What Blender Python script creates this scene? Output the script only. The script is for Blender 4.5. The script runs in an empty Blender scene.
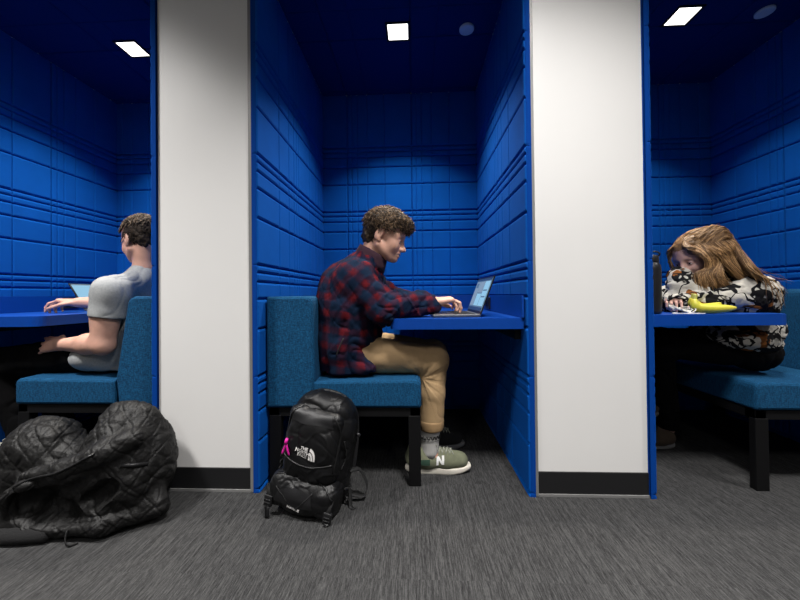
import bpy, bmesh, math, random
import numpy as np
from mathutils import Vector, Matrix
from mathutils.bvhtree import BVHTree

random.seed(7)
rng = np.random.default_rng(7)
C = bpy.context.scene.collection
PI = math.pi

# ------------------------------------------------------------------ helpers
def V(*a):
    return np.array(a if len(a) > 1 else a[0], dtype=np.float64)

def nrm(v):
    v = np.asarray(v, float)
    return v / max(np.linalg.norm(v), 1e-12)

def link(o, parent=None):
    C.objects.link(o)
    if parent is not None:
        o.parent = parent
        o.matrix_parent_inverse = parent.matrix_world.inverted() if parent.type != 'EMPTY' else Matrix.Translation(-parent.location)
    return o

def obj(name, verts, faces, mat, parent=None, smooth=True, fmats=None):
    """one mesh object in world coordinates"""
    me = bpy.data.meshes.new(name)
    me.from_pydata([tuple(map(float, v)) for v in verts], [], [tuple(int(i) for i in f) for f in faces])
    mats = mat if isinstance(mat, (list, tuple)) else [mat]
    for m in mats:
        me.materials.append(m)
    if smooth:
        me.polygons.foreach_set('use_smooth', [True] * len(me.polygons))
    if fmats is not None:
        me.polygons.foreach_set('material_index', list(map(int, fmats)))
    me.update()
    o = bpy.data.objects.new(name, me)
    return link(o, parent)

def bobj(name, bm, mat, parent=None, smooth=False):
    me = bpy.data.meshes.new(name)
    bmesh.ops.recalc_face_normals(bm, faces=bm.faces)
    bm.to_mesh(me); bm.free()
    for m in (mat if isinstance(mat, (list, tuple)) else [mat]):
        me.materials.append(m)
    if smooth:
        me.polygons.foreach_set('use_smooth', [True] * len(me.polygons))
    o = bpy.data.objects.new(name, me)
    return link(o, parent)

def thing(name, loc, label, cat, group=None):
    o = bpy.data.objects.new(name, None)
    o.empty_display_size = .05
    C.objects.link(o)
    o.location = tuple(map(float, loc))
    return tag(o, label, cat, group)

def tag(o, label=None, cat=None, group=None):
    if label: o['label'] = label
    if cat: o['category'] = cat
    if group: o['group'] = group
    return o

def struct(o):
    o['kind'] = 'structure'
    return o

def box_bm(lo, hi, bevel=0, seg=2, bm=None):
    b = bmesh.new() if bm is None else bm
    r = bmesh.ops.create_cube(b, size=1)
    vs = r['verts']
    for v in vs:
        v.co = Vector([(lo[i] + hi[i]) / 2 + v.co[i] * (hi[i] - lo[i]) for i in range(3)])
    if bevel:
        es = list({e for v in vs for e in v.link_edges})
        bmesh.ops.bevel(b, geom=es, offset=bevel, segments=seg, affect='EDGES', profile=.5)
    return b

def tube_arrays(pts, radii, sides=8, cap=True, flat=None):
    """swept tube along polyline; flat=(vector, scale) squashes the section"""
    pts = np.asarray(pts, float); n = len(pts)
    radii = np.broadcast_to(np.asarray(radii, float), (n,))
    T = np.gradient(pts, axis=0)
    T /= np.maximum(np.linalg.norm(T, axis=1, keepdims=True), 1e-9)
    up = V(0, 0, 1) if abs(T[0][2]) < .9 else V(1, 0, 0)
    a = nrm(np.cross(T[0], up)); vs = []
    for i in range(n):
        a = nrm(a - T[i] * (a @ T[i])); b = np.cross(T[i], a)
        for k in range(sides):
            t = 2 * PI * k / sides
            d = (math.cos(t) * a + math.sin(t) * b) * radii[i]
            if flat is not None:
                fv = nrm(flat[0]); d = d - fv * (d @ fv) * (1 - flat[1])
            vs.append(pts[i] + d)
    fs = []
    for i in range(n - 1):
        for k in range(sides):
            k2 = (k + 1) % sides
            fs.append((i * sides + k, i * sides + k2, (i + 1) * sides + k2, (i + 1) * sides + k))
    if cap:
        fs.append(tuple(range(sides - 1, -1, -1)))
        fs.append(tuple((n - 1) * sides + k for k in range(sides)))
    return vs, fs

class MB:
    """collects pieces into ONE mesh"""
    def __init__(s): s.v = []; s.f = []; s.m = []
    def add(s, vs, fs, m=0):
        o = len(s.v); s.v += [np.asarray(v, float) for v in vs]
        s.f += [tuple(i + o for i in f) for f in fs]; s.m += [m] * len(fs)
        return s
    def tube(s, pts, r, sides=8, m=0, flat=None): return s.add(*tube_arrays(pts, r, sides, True, flat), m=m)
    def box(s, lo, hi, bevel=0, m=0, M=None):
        b = box_bm(lo, hi, bevel)
        b.verts.index_update()
        vs = [np.array(M @ v.co) if M is not None else np.array(v.co) for v in b.verts]
        fs = [[v.index for v in f.verts] for f in b.faces]
        b.free(); return s.add(vs, fs, m)
    def build(s, name, mat, parent=None, smooth=True):
        return obj(name, s.v, s.f, mat, parent, smooth, s.m)

def spline(pts, n):
    """Catmull-Rom through the points"""
    P = np.asarray(pts, float)
    P = np.vstack([2 * P[0] - P[1], P, 2 * P[-1] - P[-2]])
    out = []; segs = len(P) - 3
    for q in range(n):
        t = q / (n - 1) * segs; i = min(int(t), segs - 1); u = t - i
        a, b, c, d = P[i:i + 4]
        out.append(.5 * ((2 * b) + (c - a) * u + (2 * a - 5 * b + 4 * c - d) * u * u + (3 * b - a - 3 * c + d) * u ** 3))
    return np.array(out)

# vectorised noise
_perm = np.random.default_rng(3).permutation(4096)
_val = np.random.default_rng(4).random(4096) * 2 - 1
def vnoise(P, f=1.0, seed=0):
    P = np.asarray(P, float) * f + 1000 + seed * 17.3
    I = np.floor(P).astype(int); U = P - I; U = U * U * (3 - 2 * U)
    def h(dx, dy, dz):
        return _val[_perm[(_perm[(_perm[(I[:, 0] + dx) & 4095] + I[:, 1] + dy) & 4095] + I[:, 2] + dz) & 4095]]
    r = 0
    for dx in (0, 1):
        wx = U[:, 0] if dx else 1 - U[:, 0]
        for dy in (0, 1):
            wy = U[:, 1] if dy else 1 - U[:, 1]
            for dz in (0, 1):
                wz = U[:, 2] if dz else 1 - U[:, 2]
                r = r + wx * wy * wz * h(dx, dy, dz)
    return r

# ------------------------------------------------------------------ signed-distance modeller
class SDF:
    def __init__(s, lo, hi, h):
        s.lo = np.asarray(lo, float); s.h = h
        s.n = np.ceil((np.asarray(hi, float) - s.lo) / h).astype(int) + 1
        s.F = np.full(s.n, .2, np.float32)
    def _reg(s, lo, hi):
        a = np.clip(np.floor((lo - s.lo) / s.h).astype(int), 0, s.n - 1)
        b = np.clip(np.ceil((hi - s.lo) / s.h).astype(int) + 1, 1, s.n)
        b = np.maximum(b, a + 1)
        sl = tuple(slice(a[i], b[i]) for i in range(3))
        g = [(s.lo[i] + s.h * np.arange(a[i], b[i])).astype(np.float32) for i in range(3)]
        return sl, g[0][:, None, None], g[1][None, :, None], g[2][None, None, :]
    def _ap(s, sl, d, k, op):
        a = s.F[sl]; k = max(k, 1e-5)
        if op == 'u':
            h = np.maximum(k - np.abs(a - d), 0) / k
            s.F[sl] = np.minimum(a, d) - h * h * k * .25
        elif op == 's':
            d = -d
            h = np.maximum(k - np.abs(a - d), 0) / k
            s.F[sl] = np.maximum(a, d) + h * h * k * .25
        return s
    def cap(s, a, b, ra, rb, k=.02, flat=None, op='u'):
        a = V(a); b = V(b); m = max(ra, rb) * (flat[1] if flat and flat[1] > 1 else 1) + k + 3 * s.h
        sl, X, Y, Z = s._reg(np.minimum(a, b) - m, np.maximum(a, b) + m)
        ba = b - a; L2 = max(ba @ ba, 1e-9)
        px, py, pz = X - a[0], Y - a[1], Z - a[2]
        t = np.clip((px * ba[0] + py * ba[1] + pz * ba[2]) / L2, 0, 1)
        qx, qy, qz = px - t * ba[0], py - t * ba[1], pz - t * ba[2]
        if flat:
            f = nrm(flat[0]); c = (qx * f[0] + qy * f[1] + qz * f[2]) * (1 / flat[1] - 1)
            qx, qy, qz = qx + c * f[0], qy + c * f[1], qz + c * f[2]
        d = np.sqrt(qx * qx + qy * qy + qz * qz) - (ra + (rb - ra) * t)
        return s._ap(sl, d, k, op)
    def poly(s, pts, rad, k=.01, flat=None):
        for i in range(len(pts) - 1):
            s.cap(pts[i], pts[i + 1], rad[i], rad[i + 1], k, flat)
        return s
    def ell(s, c, r, M=None, k=.02, op='u'):
        c = V(c); r = V(r); m = r.max() + k + 3 * s.h
        sl, X, Y, Z = s._reg(c - m, c + m)
        p = [X - c[0], Y - c[1], Z - c[2]]
        if M is None: q = p
        else: q = [p[0] * M[0][i] + p[1] * M[1][i] + p[2] * M[2][i] for i in range(3)]   # columns of M are the axes
        k0 = np.sqrt((q[0] / r[0]) ** 2 + (q[1] / r[1]) ** 2 + (q[2] / r[2]) ** 2)
        k1 = np.sqrt((q[0] / r[0] ** 2) ** 2 + (q[1] / r[1] ** 2) ** 2 + (q[2] / r[2] ** 2) ** 2)
        return s._ap(sl, k0 * (k0 - 1) / np.maximum(k1, 1e-6), k, op)
    def box(s, c, half, M=None, rnd=.01, k=.01, op='u'):
        c = V(c); half = V(half); m = np.linalg.norm(half) + k + 3 * s.h
        sl, X, Y, Z = s._reg(c - m, c + m)
        p = [X - c[0], Y - c[1], Z - c[2]]
        q = p if M is None else [p[0] * M[0][i] + p[1] * M[1][i] + p[2] * M[2][i] for i in range(3)]
        q = [np.abs(q[i]) - (half[i] - rnd) for i in range(3)]
        d = np.sqrt(sum(np.maximum(w, 0) ** 2 for w in q)) + np.minimum(np.maximum(np.maximum(q[0], q[1]), q[2]), 0) - rnd
        return s._ap(sl, d, k, op)
    def half(s, p, n, k=.004):
        """cut away everything on the side n points to"""
        p = V(p); n = nrm(n)
        sl, X, Y, Z = s._reg(s.lo, s.lo + s.n * s.h)
        d = -((X - p[0]) * n[0] + (Y - p[1]) * n[1] + (Z - p[2]) * n[2])
        return s._ap(sl, d, k, 's')
    def arrays(s):
        F = s.F; n = F.shape
        neg = F < 0
        cs = [neg[i:n[0] - 1 + i, j:n[1] - 1 + j, l:n[2] - 1 + l] for i in (0, 1) for j in (0, 1) for l in (0, 1)]
        anyn = np.logical_or.reduce(cs); alln = np.logical_and.reduce(cs)
        cells = np.argwhere(anyn & ~alln)
        idx = -np.ones((n[0] - 1, n[1] - 1, n[2] - 1), np.int32)
        idx[cells[:, 0], cells[:, 1], cells[:, 2]] = np.arange(len(cells))
        corner = [(i, j, l) for i in (0, 1) for j in (0, 1) for l in (0, 1)]
        val = np.stack([F[cells[:, 0] + c[0], cells[:, 1] + c[1], cells[:, 2] + c[2]] for c in corner], 1).astype(float)
        acc = np.zeros((len(cells), 3)); cnt = np.zeros(len(cells))
        for a in range(8):
            for ax in range(3):
                if corner[a][ax] == 0:
                    c2 = list(corner[a]); c2[ax] = 1; b = corner.index(tuple(c2))
                    va, vb = val[:, a], val[:, b]; m = (va < 0) != (vb < 0)
                    t = np.where(m, va / np.where(m, va - vb, 1), 0)
                    p = np.tile(np.array(corner[a], float), (len(cells), 1)); p[:, ax] += t
                    acc += p * m[:, None]; cnt += m
        verts = s.lo + (cells + acc / cnt[:, None]) * s.h
        quads = []
        for ax in range(3):
            o1, o2 = [(1, 2), (2, 0), (0, 1)][ax]
            sa = [slice(None)] * 3; sb = [slice(None)] * 3
            sa[ax] = slice(0, -1); sb[ax] = slice(1, None)
            A = neg[tuple(sa)]; B = neg[tuple(sb)]
            e = np.argwhere(A != B)
            ok = (e[:, o1] > 0) & (e[:, o2] > 0) & (e[:, o1] < n[o1] - 1) & (e[:, o2] < n[o2] - 1)
            e = e[ok]; fl = A[e[:, 0], e[:, 1], e[:, 2]]
            def ci(d1, d2):
                q = e.copy(); q[:, o1] -= d1; q[:, o2] -= d2
                return idx[q[:, 0], q[:, 1], q[:, 2]]
            q = np.stack([ci(1, 1), ci(0, 1), ci(0, 0), ci(1, 0)], 1)
            q[~fl] = q[~fl][:, ::-1]
            quads.append(q)
        return verts, np.vstack(quads)
    def mesh(s, name, mat, parent=None, disp=None, fab=None, smooth=1, keep=True):
        v, q = s.arrays()
        if keep: v, q = largest(v, q)
        for _ in range(smooth): v = laplace(v, q, .5)
        if disp is not None: v = v + vnormals(v, q) * disp(v)[:, None]
        me = bpy.data.meshes.new(name)
        me.vertices.add(len(v)); me.vertices.foreach_set('co', v.astype(np.float32).ravel())
        me.loops.add(q.size); me.loops.foreach_set('vertex_index', q.astype(np.int32).ravel())
        me.polygons.add(len(q)); me.polygons.foreach_set('loop_start', np.arange(0, q.size, 4, dtype=np.int32))
        try: me.polygons.foreach_set('loop_total', np.full(len(q), 4, np.int32))
        except Exception: pass
        me.polygons.foreach_set('use_smooth', np.ones(len(q), bool))
        me.materials.append(mat)
        me.update(calc_edges=True); me.validate()
        if fab is not None:
            at = me.attributes.new('fab', 'FLOAT_VECTOR', 'CORNER')
            at.data.foreach_set('vector', fab(v, q).astype(np.float32).ravel())
        o = bpy.data.objects.new(name, me)
        return link(o, parent)

def largest(v, q):
    """drop stray islands"""
    lab = np.arange(len(v))
    for _ in range(400):
        m = lab[q].min(1); new = lab.copy()
        for k in range(4): np.minimum.at(new, q[:, k], m)
        new = new[new]
        if (new == lab).all(): break
        lab = new
    ids, cnt = np.unique(lab, return_counts=True)
    keep = np.isin(lab, ids[cnt > .02 * len(v)])
    remap = -np.ones(len(v), int); remap[keep] = np.arange(keep.sum())
    return v[keep], remap[q[keep[q].all(1)]]

def laplace(v, q, w):
    s = np.zeros_like(v); c = np.zeros(len(v))
    for k in range(4):
        a, b = q[:, k], q[:, (k + 1) % 4]
        np.add.at(s, a, v[b]); np.add.at(c, a, 1)
        np.add.at(s, b, v[a]); np.add.at(c, b, 1)
    return v * (1 - w) + w * s / np.maximum(c, 1)[:, None]

def vnormals(v, q):
    n = np.cross(v[q[:, 2]] - v[q[:, 0]], v[q[:, 3]] - v[q[:, 1]])
    s = np.zeros_like(v)
    for k in range(4): np.add.at(s, q[:, k], n)
    return s / np.maximum(np.linalg.norm(s, axis=1, keepdims=True), 1e-12)

def bone_fab(bones):
    """fabric coordinates per face corner: along the nearest bone, around it"""
    B = [(V(a), V(b), r, V(side)) for a, b, r, side in bones]
    def f(v, q):
        fc = v[q].mean(1); best = np.full(len(fc), 1e9); out = np.zeros((len(q), 4, 3))
        for i, (a, b, r, side) in enumerate(B):
            ba = b - a; L = np.linalg.norm(ba); d = ba / L
            sd = nrm(side - d * (side @ d)); fd = np.cross(d, sd)
            t = np.clip((fc - a) @ d, 0, L); w = fc - a - t[:, None] * d
            dist = np.linalg.norm(w, axis=1) - r
            m = dist < best; best[m] = dist[m]
            P = v[q[m]] - a
            al = P @ d; w4 = P - al[..., None] * d
            ang = np.arctan2(w4 @ fd, w4 @ sd); a0 = ang[:, :1]
            ang = a0 + (ang - a0 + PI) % (2 * PI) - PI
            out[m] = np.stack([al + i * .31, ang * max(r, .05), np.full(al.shape, float(i))], 2)
        return out
    return f

class Frame:
    """local axes (forward, left, up) at origin o"""
    def __init__(s, o, fwd, up=(0, 0, 1), scale=1.0):
        f = nrm(fwd); u = V(up); u = nrm(u - f * (u @ f)); l = np.cross(u, f)
        s.o = V(o); s.M = np.stack([f, l, u], 1); s.s = scale
    def __call__(s, x, y, z): return s.o + s.s * (s.M @ V(x, y, z))
    def d(s, x, y, z): return s.M @ V(x, y, z)

# ------------------------------------------------------------------ materials
def mat(name, col, rough=.6, bump=None, var=None, metal=0, emit=None, spec=.5, sheen=0, sss=0):
    m = bpy.data.materials.new(name); m.use_nodes = True
    nt = m.node_tree; b = nt.nodes['Principled BSDF']
    b.inputs['Base Color'].default_value = (*col, 1)
    b.inputs['Roughness'].default_value = rough
    b.inputs['Metallic'].default_value = metal
    b.inputs['Specular IOR Level'].default_value = spec
    if sheen: b.inputs['Sheen Weight'].default_value = sheen; b.inputs['Sheen Roughness'].default_value = .5
    if sss:
        b.inputs['Subsurface Weight'].default_value = sss
        b.inputs['Subsurface Radius'].default_value = (.01, .004, .002)
    if emit:
        b.inputs['Emission Color'].default_value = (*emit[0], 1); b.inputs['Emission Strength'].default_value = emit[1]
    tc = nt.nodes.new('ShaderNodeTexCoord')
    def noise(scale, detail=3, vec=None):
        n = nt.nodes.new('ShaderNodeTexNoise'); n.inputs['Scale'].default_value = scale
        n.inputs['Detail'].default_value = detail
        src = tc.outputs['Object']
        if vec:
            mp = nt.nodes.new('ShaderNodeMapping'); mp.inputs['Scale'].default_value = vec
            nt.links.new(src, mp.inputs['Vector']); src = mp.outputs['Vector']
        nt.links.new(src, n.inputs['Vector']); return n
    if var:   # (scale, amount[, stretch])
        n = noise(var[0], 4, var[2] if len(var) > 2 else None)
        r = nt.nodes.new('ShaderNodeMapRange'); r.inputs['From Min'].default_value = .3; r.inputs['From Max'].default_value = .7
        r.inputs['To Min'].default_value = 1 - var[1]; r.inputs['To Max'].default_value = 1 + var[1]
        nt.links.new(n.outputs['Fac'], r.inputs['Value'])
        mx = nt.nodes.new('ShaderNodeVectorMath'); mx.operation = 'SCALE'; mx.inputs[0].default_value = col
        nt.links.new(r.outputs['Result'], mx.inputs['Scale'])
        nt.links.new(mx.outputs['Vector'], b.inputs['Base Color'])
    if bump:  # (scale, strength[, stretch])
        n = noise(bump[0], 3, bump[2] if len(bump) > 2 else None)
        bp = nt.nodes.new('ShaderNodeBump'); bp.inputs['Strength'].default_value = bump[1]; bp.inputs['Distance'].default_value = .004
        nt.links.new(n.outputs['Fac'], bp.inputs['Height']); nt.links.new(bp.outputs['Normal'], b.inputs['Normal'])
    return m

def N(nt, t, **kw):
    n = nt.nodes.new(t)
    for k, v in kw.items():
        if k.startswith('i_'): n.inputs[k[2:].replace('_', ' ')].default_value = v
        else: setattr(n, k, v)
    return n

def text_arrays(s, size):
    """flat letter outlines (x right, y up), centred, from the built-in font"""
    cu = bpy.data.curves.new('t', 'FONT'); cu.body = s; cu.size = size; cu.align_x = 'LEFT'; cu.resolution_u = 3
    cu.offset = size * .03
    o = bpy.data.objects.new('t', cu); C.objects.link(o)
    dg = bpy.context.evaluated_depsgraph_get(); dg.update()
    me = o.evaluated_get(dg).to_mesh()
    vs = [np.array(v.co) for v in me.vertices]; fs = [tuple(p.vertices) for p in me.polygons]
    o.evaluated_get(dg).to_mesh_clear()
    bpy.data.objects.remove(o); bpy.data.curves.remove(cu)
    return vs, fs

def drape(vs, base, ax, ay, n, bvh, lift):
    """lay flat 2-D art on a surface: cast from base + x*ax + y*ay against n"""
    out = []
    for v in vs:
        p = base + v[0] * ax + v[1] * ay
        hit = bvh.ray_cast(Vector(p + n * .25), Vector(-n))
        out.append((np.array(hit[0]) if hit[0] is not None else p) + n * lift)
    return out

def bvh_of(o):
    me = o.data
    mw = o.matrix_parent_inverse if o.parent else Matrix()
    if o.parent: mw = o.parent.matrix_basis @ o.matrix_parent_inverse
    return BVHTree.FromPolygons([mw @ v.co for v in me.vertices], [tuple(p.vertices) for p in me.polygons])
# ------------------------------------------------------------------ palette
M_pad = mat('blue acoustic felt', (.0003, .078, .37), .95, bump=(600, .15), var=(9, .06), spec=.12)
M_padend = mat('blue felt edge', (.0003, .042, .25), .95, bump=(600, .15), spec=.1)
M_lam = mat('blue laminate', (.0006, .043, .27), .42, var=(30, .04), spec=.3)
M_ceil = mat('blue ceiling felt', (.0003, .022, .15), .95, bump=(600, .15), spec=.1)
M_white = mat('white wall panel', (.74, .73, .715), .45, var=(3, .012), bump=(300, .03))
M_alu = mat('brushed aluminium', (.27, .268, .265), .36, metal=.35, bump=(300, .08, (1, 1, .02)))
M_base = mat('black vinyl baseboard', (.008, .008, .009), .5)
M_wallg = mat('pale grey painted wall', (.22, .22, .22), .8, bump=(200, .05))
M_roomceil = mat('white ceiling', (.3, .3, .3), .9)
M_frame = mat('black powder coated steel', (.004, .004, .0045), .5, spec=.22)
M_blackpl = mat('black plastic', (.010, .010, .011), .4)
M_diff = mat('light diffuser', (1, 1, 1), .5, emit=((1.0, .95, .88), 3))
M_disc = mat('blue grey disc', (.55, .66, .80), .6)

def carpet_mat():
    m = bpy.data.materials.new('striped grey carpet tile'); m.use_nodes = True
    nt = m.node_tree; L = nt.links.new; b = nt.nodes['Principled BSDF']
    b.inputs['Roughness'].default_value = .95; b.inputs['Specular IOR Level'].default_value = .12
    tc = N(nt, 'ShaderNodeTexCoord')
    sep = N(nt, 'ShaderNodeSeparateXYZ'); L(tc.outputs['Object'], sep.inputs[0])
    # tile index -> phase offset so stripes break at the seams
    def fl(out, size, off):
        a = N(nt, 'ShaderNodeMath', operation='ADD'); a.inputs[1].default_value = off; L(out, a.inputs[0])
        d = N(nt, 'ShaderNodeMath', operation='DIVIDE'); d.inputs[1].default_value = size; L(a.outputs[0], d.inputs[0])
        f = N(nt, 'ShaderNodeMath', operation='FLOOR'); L(d.outputs[0], f.inputs[0]); return f, d
    fx, dx = fl(sep.outputs['X'], .5, .12); fy, dy = fl(sep.outputs['Y'], .5, .42)
    cb = N(nt, 'ShaderNodeCombineXYZ'); L(fx.outputs[0], cb.inputs[0]); L(fy.outputs[0], cb.inputs[1])
    wn = N(nt, 'ShaderNodeTexWhiteNoise'); wn.noise_dimensions = '2D'; L(cb.outputs[0], wn.inputs['Vector'])
    sc = N(nt, 'ShaderNodeVectorMath', operation='SCALE'); sc.inputs['Scale'].default_value = 3
    L(wn.outputs['Color'], sc.inputs[0])
    ad = N(nt, 'ShaderNodeVectorMath', operation='ADD'); L(tc.outputs['Object'], ad.inputs[0]); L(sc.outputs[0], ad.inputs[1])
    def st(vec, scale, det, lo, hi):
        mp = N(nt, 'ShaderNodeMapping'); mp.inputs['Scale'].default_value = vec; L(ad.outputs[0], mp.inputs['Vector'])
        n = N(nt, 'ShaderNodeTexNoise'); n.inputs['Scale'].default_value = scale; n.inputs['Detail'].default_value = det
        L(mp.outputs[0], n.inputs['Vector'])
        r = N(nt, 'ShaderNodeMapRange'); r.inputs['From Min'].default_value = lo; r.inputs['From Max'].default_value = hi
        L(n.outputs['Fac'], r.inputs['Value']); return r
    s1 = st((1, .09, 1), 420, 3, .3, .7)      # strong thin streaks
    s2 = st((1, .035, 1), 190, 2, .35, .65)       # wider bands
    s3 = st((1, .5, 1), 420, 2, .3, .7)         # tufts
    def mul(a, b, op='MULTIPLY', v=None):
        n = N(nt, 'ShaderNodeMath', operation=op); L(a, n.inputs[0])
        if v is None: L(b, n.inputs[1])
        else: n.inputs[1].default_value = v
        return n.outputs[0]
    a = mul(mul(s1.outputs[0], None, v=.55), mul(s2.outputs[0], None, v=.27), 'ADD')
    a = mul(a, mul(s3.outputs[0], None, v=.22), 'ADD')
    cr = N(nt, 'ShaderNodeValToRGB'); e = cr.color_ramp.elements
    e[0].position = .12; e[0].color = (.014, .014, .0145, 1); e[1].position = .88; e[1].color = (.066, .066, .066, 1)
    e.new(.5).color = (.035, .035, .0355, 1)
    L(a, cr.inputs['Fac']); L(cr.outputs['Color'], b.inputs['Base Color'])
    bp = N(nt, 'ShaderNodeBump'); bp.inputs['Strength'].default_value = .5; bp.inputs['Distance'].default_value = .004
    L(a, bp.inputs['Height']); L(bp.outputs[0], b.inputs['Normal'])
    return m
M_carpet = carpet_mat()

def bench_mat():
    m = bpy.data.materials.new('teal blue woven upholstery'); m.use_nodes = True
    nt = m.node_tree; L = nt.links.new; b = nt.nodes['Principled BSDF']
    b.inputs['Roughness'].default_value = .9; b.inputs['Specular IOR Level'].default_value = .2
    tc = N(nt, 'ShaderNodeTexCoord')
    def st(vec, scale):
        mp = N(nt, 'ShaderNodeMapping'); mp.inputs['Scale'].default_value = vec; L(tc.outputs['Object'], mp.inputs['Vector'])
        n = N(nt, 'ShaderNodeTexNoise'); n.inputs['Scale'].default_value = scale; n.inputs['Detail'].default_value = 3
        L(mp.outputs[0], n.inputs['Vector']); return n.outputs['Fac']
    a = st((1, 1, .12), 520); c = st((.25, 1, 1), 380)
    ad = N(nt, 'ShaderNodeMath', operation='ADD'); L(a, ad.inputs[0]); L(c, ad.inputs[1])
    cr = N(nt, 'ShaderNodeValToRGB'); e = cr.color_ramp.elements
    e[0].position = .40; e[0].color = (.0012, .028, .075, 1); e[1].position = .62; e[1].color = (.006, .085, .20, 1)
    h = N(nt, 'ShaderNodeMath', operation='MULTIPLY'); L(ad.outputs[0], h.inputs[0]); h.inputs[1].default_value = .5
    L(h.outputs[0], cr.inputs['Fac']); L(cr.outputs['Color'], b.inputs['Base Color'])
    bp = N(nt, 'ShaderNodeBump'); bp.inputs['Strength'].default_value = .35; bp.inputs['Distance'].default_value = .003
    L(ad.outputs[0], bp.inputs['Height']); L(bp.outputs[0], b.inputs['Normal'])
    return m
M_bench = bench_mat()

# ------------------------------------------------------------------ the room shell
DEP = 1.04; CZ = 2.345
def shell(name, lo, hi, m): return struct(bobj(name, box_bm(lo, hi), m))
shell('floor', (-4, -4, -.05), (4, DEP + .12, 0), M_carpet)
shell('ceiling', (-4, -4, 3.0), (4, 0, 3.05), M_roomceil)
shell('wall_rear', (-4, -4.1, 0), (4, -4, 3.0), M_wallg)
shell('wall_left', (-4.1, -4, 0), (-4, DEP + .1, 3.0), M_wallg)
shell('wall_right', (4, -4, 0), (4.1, DEP + .1, 3.0), M_wallg)
shell('wall_header', (-4, 0, CZ + .04), (4, DEP + .1, 3.0), M_white)

# booths: inner faces of the side panels
BOOTH = {'left': (-2.285, -1.156), 'centre': (-.672, .470), 'right': (.989, 2.135)}
TH = .028
def pillar(nm, x0, x1, trimL, trimR):
    shell('wall_front_' + nm, (x0, .002, .0), (x1, DEP + .1, CZ + .04), M_white)
    struct(bobj('baseboard_' + nm, box_bm((x0 + (.0), -.004, .012), (x1, .004, .102), .001), M_base))
    struct(bobj('trim_floor_' + nm, box_bm((x0, -.007, 0), (x1, .004, .012), .001), M_alu))
    for i, t in enumerate((trimL, trimR)):
        if t: struct(bobj('trim_edge_%s_%d' % (nm, i + 1), box_bm((t[0], -.006, 0), (t[1], .03, CZ + .04), .002), M_alu))
pillar('left', -1.127, -.716, None, (-.716, -.693))
pillar('right', .511, .958, (.492, .511), None)
pillar('far_left', -3.99, -2.315, None, None)
pillar('far_right', 2.165, 3.99, None, None)

OFFS = (0, .0335, .075, .15, .28)
def lines(base, sgn, lo, hi):
    out = []
    for k in range(-8, 9):
        for i, o in enumerate(OFFS):
            v = base + .484 * k + sgn * o
            if lo + .012 < v < hi - .012: out.append((v, i == 0))
    return out

def samples(ls, lo, hi, w, extra=()):
    s = {lo, hi, *extra}
    for v, _ in ls:
        for d in (-2.4, -1, 0, 1, 2.4): s.add(min(max(v + d * w, lo), hi))
    return sorted(s)

def depth(c, ls, w, d, dseam):
    h = 0.0
    for v, seam in ls:
        a = abs(c - v) / w; D = dseam if seam else d
        if a < 1: h = min(h, -D * (1 - .72 * a))
        elif a < 2.4: h = min(h, -D * .28 * (2.4 - a) / 1.4)
    return h

def grid(name, P, nu, nv, m):
    fs = [(i * nv + j, (i + 1) * nv + j, (i + 1) * nv + j + 1, i * nv + j + 1) for i in range(nu - 1) for j in range(nv - 1)]
    return struct(obj(name, P, fs, m, smooth=False))

ZL = [l for l in lines(.984, -1, 0, CZ) if l[0] < 1.96]      # plain felt above the top joint
WZ = .0048
ZS = [l for l in ZL if l[1]]
def back_wall(nm, x0, x1, base):
    XL = lines(base, 1, x0, x1)
    us = samples(XL, x0, x1, .0035); vs = samples(ZL, 0, CZ, WZ)
    P = [(u, DEP - min(0, 0) - min(depth(u, XL, .0038, .0065, .013), depth(v, ZL, WZ, .0125, .016)), v) for u in us for v in vs]
    grid('wall_%s_booth_back' % nm, P, len(us), len(vs), M_pad)

def side_wall(nm, side, x, s, base, sg):
    """s=+1: the felt faces +x; wraps round a softened front end"""
    YL = lines(base, sg, .03, DEP)
    ys = samples(YL, .010, DEP, .0035)
    r = .010
    path = [(-.010, -TH, -1, 0), (-.010, -r, -1, 0)]
    for a in (22.5, 45, 67.5):
        t = math.radians(a); path.append((-.010 + r - r * math.cos(t), -r + r * math.sin(t), -math.cos(t), math.sin(t)))
    path += [(y, 0.0, 0, 1) for y in ys]
    vs = samples(ZL, 0, CZ, WZ)
    P = []
    for (y, n, ny, nn) in path:
        hu = depth(y, YL, .0038, .0065, .012) if nn == 1 else 0
        for v in vs:
            h = min(hu, depth(v, ZL, WZ, .0125, .016)) if nn > .5 else (depth(v, ZS, WZ, .003, .003) if n > -TH else 0)
            P.append((x + s * (n + nn * h), y + ny * h, v))
    o = grid('wall_%s_booth_%s' % (nm, side), P, len(path), len(vs), M_pad)
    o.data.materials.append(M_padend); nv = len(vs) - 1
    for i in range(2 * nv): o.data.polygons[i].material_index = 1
    # solid backing between felt and pillar
    shell('wall_%s_booth_%s_backing' % (nm, side), (min(x - s * TH, x - s * .014), .006, 0), (max(x - s * TH, x - s * .014), DEP + .05, CZ), M_lam)

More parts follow.
